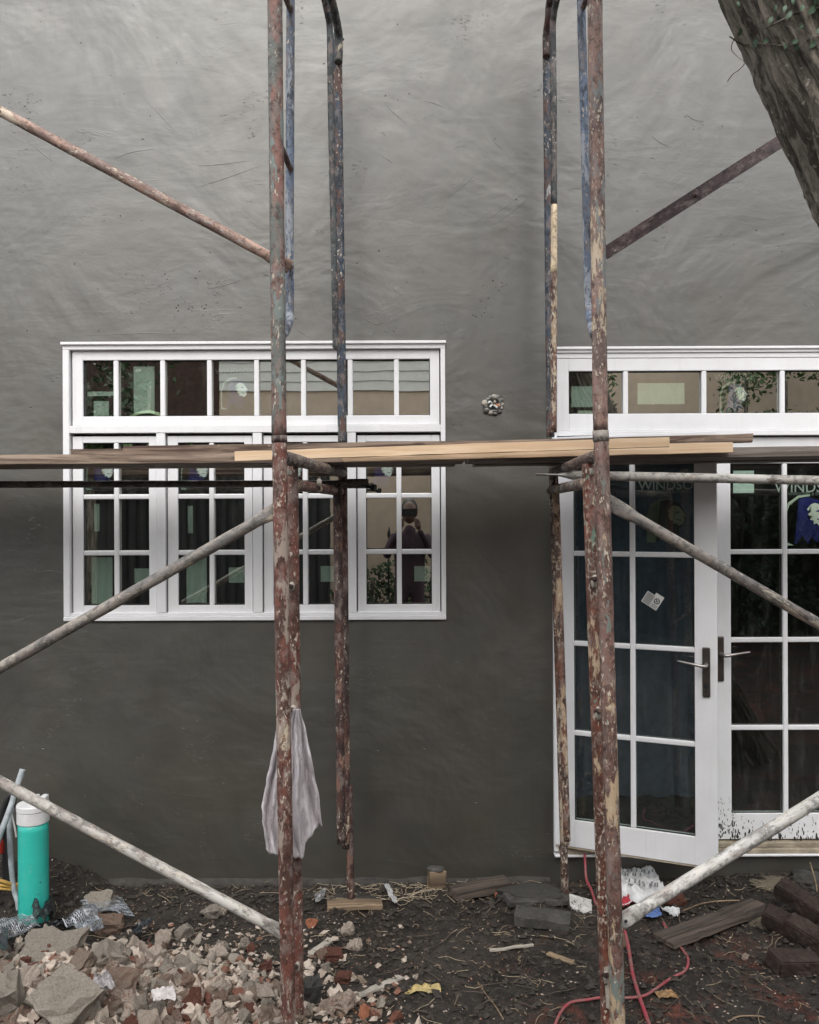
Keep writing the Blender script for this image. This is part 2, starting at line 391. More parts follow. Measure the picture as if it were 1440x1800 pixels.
M['brick'] = m_rubble('dark_red_brick', (.13, .045, .032), (.18, .08, .055), None, (.20, .15, .12))
M['orange'] = m_rubble('orange_brick_bit', (.50, .17, .09), (.60, .27, .16), None, (.6, .40, .30))
M['dkbrick'] = m_rubble('dirty_dark_brick', (.028, .018, .015), (.055, .036, .03), None, (.10, .085, .07))
M['slab'] = m_rubble('muddy_concrete', (.055, .052, .047), (.11, .105, .095), None, (.19, .18, .16))
M['bronze'] = m_plain('oiled_bronze', (.10, .085, .075), .38, .25, 30, .1, .7)
M['nickel'] = m_plain('worn_metal_lever', (.45, .42, .40), .3, .2, 30, .05, .9)

# ------------------------------------------------------------------ ground
def axis_list(parts):
    out = []
    for a, b_, st in parts:
        n = max(1, int(round((b_ - a) / st)))
        out += [a + (b_ - a) * i / n for i in range(n)]
    out.append(parts[-1][1]); return out
xs = axis_list([(-60, -10, 10), (-10, -3, .7), (-3, -2.2, .1), (-2.2, 2.3, .013), (2.3, 3, .1), (3, 10, .7), (10, 60, 10)])
ys = axis_list([(-60, -10, 10), (-10, 1, .8), (1, 2.6, .1), (2.6, 4.34, .013), (4.34, 5, .2), (5, 60, 11)])
gv = [(x, y, hfun(x, y) if y < 4.8 else -.1) for y in ys for x in xs]
nx = len(xs)
gf = [(j * nx + i, j * nx + i + 1, (j + 1) * nx + i + 1, (j + 1) * nx + i) for j in range(len(ys) - 1) for i in range(nx - 1)]
g = obj('ground', mesh('ground', gv, gf, True), M['mud']); g['kind'] = 'structure'

# ------------------------------------------------------------------ stucco wall with openings
WIN = (WX(113.5), WX(783.5), WZ(1088.5), WZ(601.5))     # x0,x1,z0,z1
DOR = (WX(971), WX(1546), WZ(1503), WZ(613.5))
def wall_mesh():
    e = .001
    X = [-7, WIN[0] - e, WIN[1] + e, DOR[0] - e, DOR[1] + e, 7]
    Z = sorted([-.4, DOR[2] - e, WIN[2] - e, DOR[3] + e, WIN[3] + e, 6.4])
    def hole(i, k):
        if i < 0 or k < 0 or i >= 5 or k >= 5: return True
        xm, zm = (X[i] + X[i + 1]) / 2, (Z[k] + Z[k + 1]) / 2
        return (WIN[0] < xm < WIN[1] and WIN[2] < zm < WIN[3]) or (DOR[0] < xm < DOR[1] and DOR[2] < zm < DOR[3])
    vs, fs = [], []
    def q(*c): n = len(vs); vs.extend(c); fs.append(tuple(range(n, n + len(c))))
    y0, y1 = DW, DW + .16
    for i in range(5):
        for k in range(5):
            if hole(i, k): continue
            a, b_, c, d = X[i], X[i + 1], Z[k], Z[k + 1]
            q((a, y0, c), (b_, y0, c), (b_, y0, d), (a, y0, d)); q((b_, y1, c), (a, y1, c), (a, y1, d), (b_, y1, d))
            if hole(i - 1, k): q((a, y1, c), (a, y0, c), (a, y0, d), (a, y1, d))
            if hole(i + 1, k): q((b_, y0, c), (b_, y1, c), (b_, y1, d), (b_, y0, d))
            if hole(i, k - 1): q((a, y1, c), (b_, y1, c), (b_, y0, c), (a, y0, c))
            if hole(i, k + 1): q((a, y0, d), (b_, y0, d), (b_, y1, d), (a, y1, d))
    m = mesh('stucco_wall', vs, fs)
    bm = bmesh.new(); bm.from_mesh(m); bmesh.ops.remove_doubles(bm, verts=bm.verts[:], dist=1e-5); bm.to_mesh(m); bm.free()
    return m
wall = thing('house_wall', 'smooth dark grey stucco house wall behind the scaffolding', 'wall', (0, DW, 0))
obj('stucco', wall_mesh(), M['stucco'], wall)
def scratch(pts, wd, proud):
    q = curve_pts([P(x, y, DW) for x, y in pts], 8); n = len(q); vs, fs = [], []
    for i, p in enumerate(q):
        t = (q[min(i + 1, n - 1)] - q[max(i - 1, 0)]).normalized(); s_ = Vector((t.z, 0, -t.x)); e = math.sin(math.pi * (i + .3) / (n - .4)) ** .5; w_ = wd * e * (.8 + .5 * noise.noise(p * 40))
        vs += [p + s_ * w_ + Vector((0, .0006, 0)), p + s_ * w_ * .2 + Vector((0, -proud * e, 0)), p - s_ * w_ * 1.6 + Vector((0, .0006, 0))]
    for i in range(n - 1): k = i * 3; fs += [(k, k + 1, k + 4, k + 3), (k + 1, k + 2, k + 5, k + 4)]
    m = mesh('trowel_mark', vs, fs, True); bm = bmesh.new(); bm.from_mesh(m); bmesh.ops.recalc_face_normals(bm, faces=bm.faces[:])
    if bm.faces[0].normal.y > 0: bmesh.ops.reverse_faces(bm, faces=bm.faces[:])
    bm.to_mesh(m); bm.free(); obj('trowel_mark', m, M['stucco'], wall)
for pts in (((786, 349), (812, 328), (841, 302)), ((850, 392), (885, 366), (920, 338)), ((866, 398), (905, 368), (942, 335)), ((878, 408), (890, 400), (897, 394)), ((862, 240), (872, 252), (882, 262)),
    ((672, 275), (684, 282), (692, 288)), ((800, 260), (812, 256), (818, 259)), ((675, 178), (690, 196), (712, 216)), ((745, 178), (765, 182), (782, 190)), ((348, 292), (395, 288), (440, 282)),
    ((255, 175), (280, 200), (305, 228)), ((345, 330), (400, 312), (462, 290)), ((368, 508), (400, 500), (426, 490)), ((55, 250), (75, 270), (100, 288)), ((318, 1202), (345, 1228), (372, 1252)),
    ((372, 1238), (386, 1252), (398, 1264)), ((640, 1508), (700, 1516), (755, 1524)), ((1205, 200), (1220, 210), (1238, 214)), ((1145, 238), (1160, 250), (1176, 258)), ((300, 1200), (330, 1196), (352, 1180)),
    ((1000, 335), (1012, 330), (1022, 333)), ((520, 575), (535, 588), (552, 596)), ((1240, 318), (1275, 322), (1310, 316)), ((640, 560), (660, 570), (672, 566)), ((60, 1080), (40, 1088), (20, 1092)),
    ((832, 395), (848, 380), (862, 372)), ((200, 280), (230, 268), (270, 262)), ((830, 950), (860, 985), (885, 1010)), ((120, 1010), (90, 1004), (60, 1006)), ((300, 1395), (350, 1402), (380, 1398)), ((150, 590), (250, 586), (330, 588))):
    scratch(pts, .0028, .0016)
pm = m_plain('painted_pit_shade', (.012, .012, .011), .9)  # near-black colour stands in for the shade inside small pits
rp = random.Random(77)
pits = [(142, 75), (310, 110), (195, 132), (218, 165), (918, 330), (880, 367), (850, 502), (856, 504), (48, 581), (172, 508), (342, 508), (305, 582), (250, 388), (145, 444), (322, 436), (370, 444), (700, 462), (745, 478), (635, 452), (642, 478), (706, 158), (678, 168), (700, 176), (1270, 222), (1205, 205), (1330, 405), (1290, 430), (1185, 450), (860, 432), (520, 560), (780, 567), (1020, 210)] + [(rp.uniform(10, 1400), rp.uniform(20, 590)) for _ in range(34)] + [(rp.choice((235, 300, 345, 360, 850, 880)) + rp.gauss(0, 12), rp.gauss(545 if rp.random() < .6 else 500, 12)) for _ in range(60)]
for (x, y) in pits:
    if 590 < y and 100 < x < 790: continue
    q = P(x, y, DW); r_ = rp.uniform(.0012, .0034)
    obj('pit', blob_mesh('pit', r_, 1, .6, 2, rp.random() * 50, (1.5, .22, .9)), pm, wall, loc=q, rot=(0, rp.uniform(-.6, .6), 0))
# toe of plaster left along the foot of the wall
tv, tf = [], []
nn = 150
for i in range(nn):
    x = -3.2 + 3.9 * i / (nn - 1); zz = .045 + .012 * noise.noise(Vector((x * 6, 0, 0))); dd = .018 + .012 * noise.noise(Vector((x * 9, 3, 0)))
    tv += [(x, DW + .01, zz + .02), (x, DW - dd, zz), (x, DW - dd - .006, zz - .03), (x, DW + .01, -.1)]
for i in range(nn - 1):
    for k in range(3): tf.append((i * 4 + k, i * 4 + k + 1, i * 4 + k + 5, i * 4 + k + 4))
obj('plaster_toe', mesh('plaster_toe', tv, tf, True), m_plain('muddy_plaster', (.045, .041, .036), .85, .4, 30, .7, rand=False), wall)
# room behind
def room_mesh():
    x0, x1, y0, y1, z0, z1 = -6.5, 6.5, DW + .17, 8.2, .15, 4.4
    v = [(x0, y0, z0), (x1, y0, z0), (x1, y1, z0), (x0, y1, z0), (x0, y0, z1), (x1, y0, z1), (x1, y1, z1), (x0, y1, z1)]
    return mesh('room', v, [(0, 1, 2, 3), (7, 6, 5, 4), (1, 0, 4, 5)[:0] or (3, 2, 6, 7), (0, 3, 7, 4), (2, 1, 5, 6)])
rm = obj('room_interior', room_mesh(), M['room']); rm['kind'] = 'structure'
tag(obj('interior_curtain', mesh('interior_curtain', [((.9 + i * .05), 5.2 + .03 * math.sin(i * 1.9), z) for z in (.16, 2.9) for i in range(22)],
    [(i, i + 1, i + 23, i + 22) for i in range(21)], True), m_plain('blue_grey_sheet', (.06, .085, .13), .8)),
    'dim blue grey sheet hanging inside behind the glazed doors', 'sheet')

# ------------------------------------------------------------------ window and door joinery
def lion(parent, cx, cz, sz, y, face, mane, world=True, tail=True):
    """maned head in profile facing right, flat print"""
    def flat(name, pts, mat, dy):
        v = [(cx + a * sz, y + dy, cz + b_ * sz * .72) for a, b_ in pts] + [(cx + a * sz, y + dy + .0006, cz + b_ * sz * .72) for a, b_ in pts]
        n = len(pts); bm = bmesh.new(); vv = [bm.verts.new(c) for c in v]
        f0 = bm.faces.new(vv[:n][::-1]); bm.faces.new(vv[n:])
        for i in range(n): bm.faces.new((vv[i], vv[(i + 1) % n], vv[n + (i + 1) % n], vv[n + i]))
        bmesh.ops.triangulate(bm, faces=bm.faces[:]); bmesh.ops.recalc_face_normals(bm, faces=bm.faces[:])
        return obj(name, bm_mesh(name, bm), mat, parent, world=world)
    flat('decal', [(-.5, -.75), (-.5, .2), (-.42, .55), (-.2, .8), (.05, .86), (.3, .78), (.42, .6), (.5, .38), (.56, .2), (.46, .08), (.5, -.02),
                   (.42, -.2), (.3, -.25), (.36, -.45), (.3, -.75), (.12, -.55), (.05, -.8), (-.1, -.5), (-.25, -.8)], mane, .0)
    flat('decal_face', [(.06, .50), (.12, .60), (.22, .66), (.36, .60), (.46, .40), (.555, .20), (.50, .13), (.44, .12), (.50, .03), (.44, -.10), (.34, -.16), (.27, -.06), (.20, -.10), (.19, .04), (.10, .06), (.15, .18), (.04, .24), (.12, .34), (.02, .42)], face, -.0012)
    flat('decal_eye', [(.24, .36), (.34, .42), (.38, .38), (.30, .34)], mane, -.0022)
    flat('decal_eye', [(.46, .24), (.545, .21), (.50, .155), (.47, .17)], mane, -.0022)
    flat('decal_eye', [(.28, .10), (.40, .08), (.44, .06), (.38, .05), (.28, .07)], mane, -.0022)
    if tail:
        flat('decal_edge', [(-.56, -.85), (-.56, .25), (-.46, .66), (-.2, .92), (.1, .96), (.1, .9), (-.18, .84), (-.42, .58), (-.52, .2), (-.52, -.72), (-.3, -.84)], face, -.0008)
def text(parent, s, cx, cz, size, y, mat, rotm=None, world=True, name='lettering'):
    cu = bpy.data.curves.new('t', 'FONT'); cu.body = s; cu.size = size; cu.align_x = 'CENTER'; cu.align_y = 'CENTER'; cu.extrude = .0004; cu.resolution_u = 3
    to = bpy.data.objects.new('t', cu); COL.objects.link(to)
    dg = bpy.context.evaluated_depsgraph_get(); m = bpy.data.meshes.new_from_object(to.evaluated_get(dg)); bpy.data.objects.remove(to); bpy.data.curves.remove(cu)
    m.transform(Matrix.Rotation(R(90), 4, 'X')); 
    if rotm is not None: m.transform(rotm)
    m.materials.clear(); m.name = name
    return obj(name, m, mat, parent, loc=(cx, y, cz), world=world)
def label_rect(parent, x0, x1, z0, z1, y, mat, world=True, name='paper_label'):
    return obj(name, boxes(name, [(x0, x1, y, y + .0008, z0, z1)], 0), mat, parent, world=world)

def sash(parent, x0, x1, z0, z1, gx0, gx1, gz0, gz1, yf, vb, hb, bw=.0125, world=True, thick=.045, name='sash', glass='glass'):
    """x/z extents; g*: glass; vb: vertical bar centres; hb: horizontal bar centres. returns dict of panes"""
    s_ = obj(name, boxes(name, [(x0, gx0, yf, yf + thick, z0, z1), (gx1, x1, yf, yf + thick, z0, z1),
             (gx0, gx1, yf + .0006, yf + thick, z0, gz0), (gx0, gx1, yf + .0006, yf + thick, gz1, z1)], .002), M['white'], parent, world=world)
    gb = .0035
    obj('gasket', boxes('gasket', [(gx0, gx0 + gb, yf + .012, yf + .02, gz0, gz1), (gx1 - gb, gx1, yf + .012, yf + .02, gz0, gz1),
        (gx0 + gb, gx1 - gb, yf + .012, yf + .02, gz0, gz0 + gb), (gx0 + gb, gx1 - gb, yf + .012, yf + .02, gz1 - gb, gz1)], 0), M['gasket'], s_, world=True)
    XS = [gx0] + [v for v in vb] + [gx1]; ZS = [gz0] + sorted(hb) + [gz1]
    for v in vb: obj('glazing_bar', boxes('glazing_bar', [(v - bw, v + bw, yf + .003, yf + .022, gz0, gz1)], .005, 2), M['white'], s_, world=True)
    for h in hb:
        for a, b_ in zip(XS[:-1], XS[1:]):
            a2 = a + (bw if a != gx0 else 0); b2 = b_ - (bw if b_ != gx1 else 0)
            obj('glazing_bar', boxes('glazing_bar', [(a2 - .001, b2 + .001, yf + .004, yf + .0215, h - bw, h + bw)], .005, 2), M['white'], s_, world=True)
    yb = yf + .026
    for i in range(len(XS) - 1):
        for k in range(len(ZS) - 1):
            a, b_, c, d = XS[i] + (.002 if i else 0), XS[i + 1] - .002, ZS[k] + .002, ZS[k + 1] - .002
            obj('pane', boxes('pane', [(a, b_, yb, yb + .004, c, d)], 0), M[glass], s_, world=True)
    return s_

WD = thing('casement_window', 'white casement window with long transom lights, left of the doors', 'window', (0, DW, WIN[2]))
yC = DW - .018; yS = DW + .004
def wb(name, lst, bev=.002): return obj(name, boxes(name, lst, bev), M['white'], WD)
cw = WX(126) - WX(113.5)
wb('casing', [(WIN[0], WX(124.5), yC, DW + .07, WIN[2] + .0205, WIN[3] - .034)])
wb('casing', [(WX(775.5), WIN[1], yC, DW + .07, WIN[2] + .0205, WIN[3] - .034)])
wb('casing', [(WIN[0], WIN[1], yC - .001, DW + .07, WIN[3] - .034, WIN[3])])
wb('drip_cap', [(WIN[0] - .006, WIN[1] + .004, yC - .014, DW + .004, WIN[3] - .011, WIN[3] + .003)])
wb('sill', [(WIN[0], WIN[1], yC - .004, DW + .07, WIN[2], WIN[2] + .020)])
wb('sill', [(WX(124.5), WX(775.5), yC + .006, DW + .07, WIN[2] + .0205, WIN[2] + .0385)])
wb('transom_bar', [(WX(124.5), WX(775.5), yC + .001, DW + .07, WZ(759.5), WZ(746.8))])
for a, b_ in ((276.5, 292), (445.5, 461.5), (611.5, 626.5)):
    wb('mullion', [(WX(a), WX(b_), yC + .003, DW + .07, WIN[2] + .039, WZ(760))])
obj('gap_shade', boxes('gap_shade', [(WX(124.6), WX(775.4), DW + .06, DW + .069, WZ(1084), WZ(612))], 0)
    if False else boxes('gap_shade_strips', [(WX(124.6), WX(775.4), DW + .052, DW + .068, WZ(616), WZ(611)), (WX(124.6), WX(775.4), DW + .052, DW + .068, WZ(766), WZ(760))], 0), M['gasket'], WD)  # black strips paint the shade in the gaps above the sashes
bars = [203.7, 286, 368.4, 451.5, 534, 616.5, 698]
TS = sash(WD, WX(127.5), WX(773.5), WZ(745.8), WZ(614.5), WX(146), WX(757), WZ(729.5), WZ(630.5), yS, [WX(v) for v in bars], [])
LS = []
for (a, b_, g0, g1, vm) in ((127.5, 274.5, 145.5, 261.5, 203.7), (294.5, 443.5, 312.5, 429.5, 371.5), (463.5, 609.5, 480, 597, 536.3), (628.5, 773.5, 643.5, 759, 701.5)):
    LS.append(sash(WD, WX(a), WX(b_), WZ(1080), WZ(764.5), WX(g0), WX(g1), WZ(1062.5), WZ(776), yS, [WX(vm)], [WZ(871), WZ(970)]))
yl = yS + .026 + .005
for (q, x0, y0, x1, y1) in ((TS, 150, 684, 198, 692), (TS, 161, 701, 188, 728), (TS, 232, 640, 269, 723), (LS[0], 161, 883, 170.5, 932), (LS[0], 156, 978, 193, 1060), (LS[0], 232, 998, 260, 1024),
        (LS[1], 327, 887.5, 336, 936), (LS[1], 324, 978, 360, 1059), (LS[1], 399, 997, 427, 1024), (LS[2], 562, 995, 589, 1023), (LS[3], 728, 996, 756, 1023)):
    label_rect(q, WX(x0), WX(x1), WZ(y1), WZ(y0), yl, M['mint'])
lion(TS, WX(411), WZ(690), .125, yl, M['mint'], M['navy']); text(TS, 'WINDSOR', WX(411), WZ(650), .042, yl, M['ltgrey'])
for q, cx in ((LS[0], 172), (LS[1], 340), (LS[2], 506), (LS[3], 668)):
    lion(q, WX(cx), WZ(832), .125, yl, M['mint'], M['navy'])
    text(q, 'WINDSOR', WX(cx), WZ(797), .04, yl, M['ltgrey'])

# ---- door set
DD = thing('french_door_set', 'white French doors under a transom light, left leaf standing ajar', 'door', (0, DW, DOR[2]))
def db(name, lst, bev=.002, mat='white'): return obj(name, boxes(name, lst, bev), M[mat], DD)
db('casing', [(DOR[0], WX(979), yC, DW + .10, DOR[2] + .02, DOR[3] - .052)])
db('casing', [(WX(1538), DOR[1], yC, DW + .10, DOR[2] + .02, DOR[3] - .052)])
db('casing', [(DOR[0], DOR[1], yC - .001, DW + .10, DOR[3] - .026, DOR[3])])
db('casing', [(DOR[0], DOR[1], yC + .008, DW + .10, DOR[3] - .0515, DOR[3] - .0265)])
db('drip_cap', [(DOR[0] - .006, DOR[1] + .006, yC - .012, DW + .004, DOR[3] - .010, DOR[3] + .003)])
db('transom_bar', [(WX(979), WX(1538), yC + .002, DW + .10, WZ(768), WZ(759.5))])
db('jamb', [(WX(979.2), WX(984), yC + .04, DW + .10, DOR[2] + .03, WZ(768.2))])
TD = sash(DD, WX(979.5), WX(1537.5), WZ(759), WZ(632), WX(1000.5), WX(1512), WZ(729), WZ(654), yC + .01, [WX(1100.7), WX(1238.5), WX(1376.3)], [], .0125)
ydl = yC + .01 + .026 + .005
for x0, y0, x1, y1, mt in ((1007, 679, 1045, 716, 'mint'), (1018, 722, 1045, 728, 'mintpale'), (1124, 674, 1207, 711.5, 'mintpale')):
    label_rect(TD, WX(x0), WX(x1), WZ(y1), WZ(y0), ydl, M[mt])
lion(TD, WX(1294), WZ(702), .125, ydl, M['mintpale'], M['lilac']); text(TD, 'WINDSOR', WX(1296), WZ(664), .044, ydl, M['letter'])
text(TD, 'WINDOWS & DOORS', WX(1296), WZ(671), .014, ydl, M['letter'])
dirt = m_plain('dirty_threshold', (.30, .255, .19), .8, .45, 14)
db('threshold', [(DOR[0], DOR[1], yC - .022, DW + .12, DOR[2], DOR[2] + .010)])
obj('threshold_rail', boxes('t', [(WX(979.5), WX(1537.5), yC - .012, DW + .12, DOR[2] + .0105, DOR[2] + .034)], .003), dirt, DD)
obj('threshold_rail', boxes('t', [(WX(979.5), WX(1537.5), yC + .006, DW + .12, DOR[2] + .0345, DOR[2] + .058)], .003), dirt, DD)
zr = [WZ(973), WZ(1128.5), WZ(1283.5)]; zg0, zg1 = WZ(1434.5), WZ(817); zb, zt = WZ(1481), WZ(771)
RL = sash(DD, WX(1255), WX(1525), zb + .004, zt, WX(1286), WX(1482), zg0, zg1, DW + .012, [WX(1382.5)], zr, .0125, name='door_leaf', glass='doorglass')
ydr = DW + .012 + .031
label_rect(RL, WX(1295), WX(1332), WZ(869), WZ(829), ydr, M['mint'])
lion(RL, WX(1424), WZ(920), .20, ydr, M['mintpale'], M['navy']); text(RL, 'WINDSOR', WX(1430), WZ(860), .075, ydr, M['letter']); text(RL, 'WINDOWS & DOORS', WX(1430), WZ(871), .022, ydr, M['ltgrey'])
# mud splashes on the foot of the closed leaf
bm = bmesh.new(); rr = random.Random(3)
for i in range(230):
    cl = rr.choice((1259, 1264, 1268, 1283, 1287, 1290, 1305, 1322, 1345, 1372, 1392, 1412, 1430)); x = WX(max(1257, cl + rr.gauss(0, 5))); t = rr.random() ** (2.2 if x > WX(1290) else 1.1); z = zb + .006 + t * (.13 if x > WX(1290) else .22)
    s_ = rr.uniform(.0012, .0045) * (1.3 - t)
    r_ = bmesh.ops.create_icosphere(bm, subdivisions=1, radius=1)
    st_ = rr.uniform(1, 4)
    for v in r_['verts']: v.co = Vector((x + v.co.x * s_ * rr.uniform(.6, 1.3), DW + .012 + v.co.y * .0012, z + v.co.z * s_ * st_))
o = obj('mud_splash', bm_mesh('mud_splash', bm), m_plain('wet_mud_splash', (.03, .026, .022), .8), RL); o['kind'] = 'stuff'
# open leaf, in its own rotated frame
HX = .719; ANG = math.atan2(.30, .7085); LW = .77
LF = thing('t', '', '', (HX, 4.268, 0), -ANG); LF.name = 'door_leaf'
WM['door_leaf.001'] = WM.pop(LF.name) if LF.name in WM else Matrix.Translation((HX, 4.268, 0)) @ Matrix.Rotation(-ANG, 4, 'Z')
for k in ('label', 'category'): 
    if k in LF: del LF[k]
LFM = Matrix.Translation((HX, 4.268, 0)) @ Matrix.Rotation(-ANG, 4, 'Z')
WM[LF.name] = LFM.copy(); LF.parent = DD; LF.matrix_parent_inverse = WM[DD.name].inverted(); LF['label'] = 'left leaf swung outwards, paper warning tag on its glass'
class _L: pass
def leafify(o):      # children made in leaf-local metres
    pass
def lobj(name, m, mat): return obj(name, m, mat, LF, world=False)
gl0, gl1 = .10, LW - .10
lobj('leaf_frame', boxes('leaf_frame', [(0.002, gl0, 0, .045, zb, zt), (gl1, LW, 0, .045, zb, zt), (gl0, gl1, .0006, .045, zb, zg0), (gl0, gl1, .0006, .045, zg1, zt)], .002), M['white'])
lobj('weather_strip', boxes('weather_strip', [(0.004, LW - .004, .008, .04, zb - .012, zb - .0005)], .001), M['cream'] if False else m_plain('tan_strip', (.5, .43, .32), .7))
lobj('gasket', boxes('gasket', [(gl0, gl0 + .004, .012, .02, zg0, zg1), (gl1 - .004, gl1, .012, .02, zg0, zg1), (gl0 + .004, gl1 - .004, .012, .02, zg0, zg0 + .004), (gl0 + .004, gl1 - .004, .012, .02, zg1 - .004, zg1)], 0), M['gasket'])
bw = .0125; mx_ = LW / 2
lobj('glazing_bar', boxes('glazing_bar', [(mx_ - bw, mx_ + bw, .003, .022, zg0, zg1)], .005, 2), M['white'])
ZS = [zg0] + sorted(zr) + [zg1]
for h in zr:
    lobj('glazing_bar', boxes('glazing_bar', [(gl0 - .001, mx_ - bw + .001, .004, .0215, h - bw, h + bw)], .005, 2), M['white'])
    lobj('glazing_bar', boxes('glazing_bar', [(mx_ + bw - .001, gl1 + .001, .004, .0215, h - bw, h + bw)], .005, 2), M['white'])
for a, b_ in ((gl0, mx_), (mx_, gl1)):
    for k in range(4): lobj('pane', boxes('pane', [(a + .001, b_ - .001, .026, .030, ZS[k] + .001, ZS[k + 1] - .001)], 0), M['doorglass'])
cxl = (mx_ + gl1) / 2 + .03
def lleaf(x): return x
lion(LF, cxl - .015, WZ(918), .165, .0312, m_plain('olive_decal', (.22, .24, .17), .7), M['gasket'], world=False)
text(LF, 'WINDSOR', cxl, WZ(858), .062, .0312, M['letter'], world=False); text(LF, 'WINDOWS & DOORS', cxl, WZ(868), .02, .0312, M['ltgrey'], world=False)
# warning tag, tilted
TG = Matrix.Rotation(R(32), 4, 'Y'); tgx, tgz = .475, 1.9 - (1055 - 898) / F * 4.09
def tagbox(name, lst, mat):
    bm = bmesh.new()
    for b_ in lst: addbox(bm, *b_, mat=TG)
    return obj(name, bm_mesh(name, bm), mat, LF, loc=(tgx, .0245, tgz), world=False)
tagbox('paper_tag', [(-.040, .042, 0, .0006, -.034, .026), (-.002, .042, 0, .0006, .0262, .040)], m_plain('tag_paper', (.62, .62, .60), .7, .1))
tagbox('tag_print', [(-.036, .002, -.0006, -.0002, z, z + .0028) for z in (-.030, -.024, -.018, -.012, -.006, 0, .006, .012, .018)] + [(.008, .038, -.0006, -.0002, z, z + .002) for z in (-.028, -.022, -.016)], M['gasket'])
bm = bmesh.new(); r_ = bmesh.ops.create_circle(bm, segments=20, radius=.014, cap_ends=True); r2 = bmesh.ops.create_circle(bm, segments=20, radius=.0105)
bm.free()
rv, rf = [], []
for i in range(24):
    a = 2 * math.pi * i / 24
    for rad in (.0145, .0105): rv.append(TG @ Vector((.022 + rad * math.cos(a), -.0008, .006 + rad * math.sin(a))))
for i in range(24): rf.append((i * 2, ((i + 1) % 24) * 2, ((i + 1) % 24) * 2 + 1, i * 2 + 1))
obj('tag_symbol', mesh('tag_symbol', rv, rf), M['gasket'], LF, loc=(tgx, .0245, tgz), world=False)
tb = []
bm = bmesh.new()
for an in (45, -45): addbox(bm, -.011, .011, -.0009, -.0004, -.0016, .0016, mat=TG @ Matrix.Translation((.022, 0, .006)) @ Matrix.Rotation(R(an), 4, 'Y'))
obj('tag_symbol', bm_mesh('tag_symbol', bm), M['gasket'], LF, loc=(tgx, .0245, tgz), world=False)
# handles
def handle(parent, x, y, z0, z1, zl, dirx, ln, world, keyhole):
    pl = obj('handle_plate', boxes('handle_plate', [(x - .0175, x + .0175, y - .011, y, z0, z1)], .006, 3), M['bronze'], parent, world=world)
    sp = curve_pts([(x, y - .008, zl), (x, y - .045, zl), (x + dirx * .012, y - .058, zl - .002), (x + dirx * ln * .45, y - .06, zl + .006), (x + dirx * ln, y - .054, zl + .016)], 8)
    n = len(sp); rs = [.0095 if i < n * .45 else .0095 - .006 * (i / n - .45) / .55 for i in range(n)]
    W_ = WM[pl.name]
    obj('lever', tube_mesh('lever', sp, rs, 12), M['nickel'], parent, world=world)
    if keyhole:
        obj('keyhole', tube_mesh('keyhole', [(x, y - .0150, z0 + .052), (x, y - .002, z0 + .052)], .0095, 14), M['gasket'], parent, world=world)
        obj('keyhole', boxes('keyhole', [(x - .004, x + .004, y - .0148, y - .003, z0 + .024, z0 + .046)], .001), M['gasket'], parent, world=world)
handle(LF, .722, -.001, 1.029, 1.262, 1.183, -1, .125, False, True)
handle(RL, WX(1266.5), DW + .0115, WZ(1200.5), WZ(1121.5), WZ(1152), 1, .130, True, False)
obj('latch', boxes('latch', [(WX(1255) - .002, WX(1257), DW + .006, DW + .04, WZ(1172), WZ(1158))], .001), M['bronze'], RL)

# ------------------------------------------------------------------ torn service hole in the wall
HB = thing('cable_hole', 'ragged hole in the stucco with white cable ends, between window and doors', 'hole', P(867, 711, DW))
c0 = P(867, 711, DW)
rv, rf = [], []
for i in range(28):
    a = 2 * math.pi * i / 28; k = 1 + .25 * noise.noise(Vector((math.cos(a) * 2, math.sin(a) * 2, 4)))
    for rad, yy in ((.050, .001), (.042, -.012), (.033, -.012), (.026, .0)):
        rv.append(c0 + Vector((math.cos(a) * rad * k, yy, math.sin(a) * rad * k * .95)))
for i in range(28):
    j = (i + 1) % 28
    for t in range(3): rf.append((i * 4 + t, j * 4 + t, j * 4 + t + 1, i * 4 + t + 1))
obj('plaster_rim', mesh('plaster_rim', rv, rf, True), M['stucco'], HB)
for k in range(13):
    a = k * .49; rd = .036 + .012 * random.random()
    mblob0 = blob_mesh('rim_lump', .011 + .006 * random.random(), 2, .6, 2.5, k, (1.2, .5, 1)); obj('rim_lump', mblob0, M['mortar'] if k % 3 == 0 else M['stucco'], HB, loc=c0 + Vector((math.cos(a) * rd, -.006, math.sin(a) * rd)))
obj('hole_dark_disc', tube_mesh('hole_dark_disc', [c0 + Vector((0, -.004, 0)), c0 + Vector((0, .0005, 0))], .030, 20), M['gasket'], HB)  # black disc paints the dark depth of a hole that is not cut
for k, (dx, dz, m_) in enumerate(((-.018, .012, 'letter'), (-.012, -.008, 'letter'), (.012, -.012, 'letter'), (.006, .014, 'mortar'), (.02, -.004, 'orange'))):
    obj('cable_end', tube_mesh('cable_end', curve_pts([c0 + Vector((dx * .3, 0, dz * .3)), c0 + Vector((dx, -.018, dz)), c0 + Vector((dx * 1.5, -.022, dz - .008))], 5), .0055, 8), M[m_], HB)

# ------------------------------------------------------------------ scaffold
def leanline(pts, d0, d1=None):
    """pixel track of a tube at depth d"""
    return [P(x, y, d0) for x, y in pts]
RFr = .0243; RRr = .0215
def ptube(name, pts, r, mat, parent, label=None, jit=.05, seed=1):
    """bent tube through points, origin at first point"""
    o0 = Vector(pts[0]); m = tube_mesh(name, [Vector(p) - o0 for p in pts], r, 18, jit, seed=seed)
    return obj(name, m, mat, parent, loc=o0, label=label)
def mblob(parent, p, r, sc=(1, 1, 1.4), mat='mortar', name='mortar_lump'):
    SEED[0] += 1; return obj(name, blob_mesh(name, r, 2, .45, 2.2, SEED[0], sc), M[mat], parent, loc=p)
SGRP = None
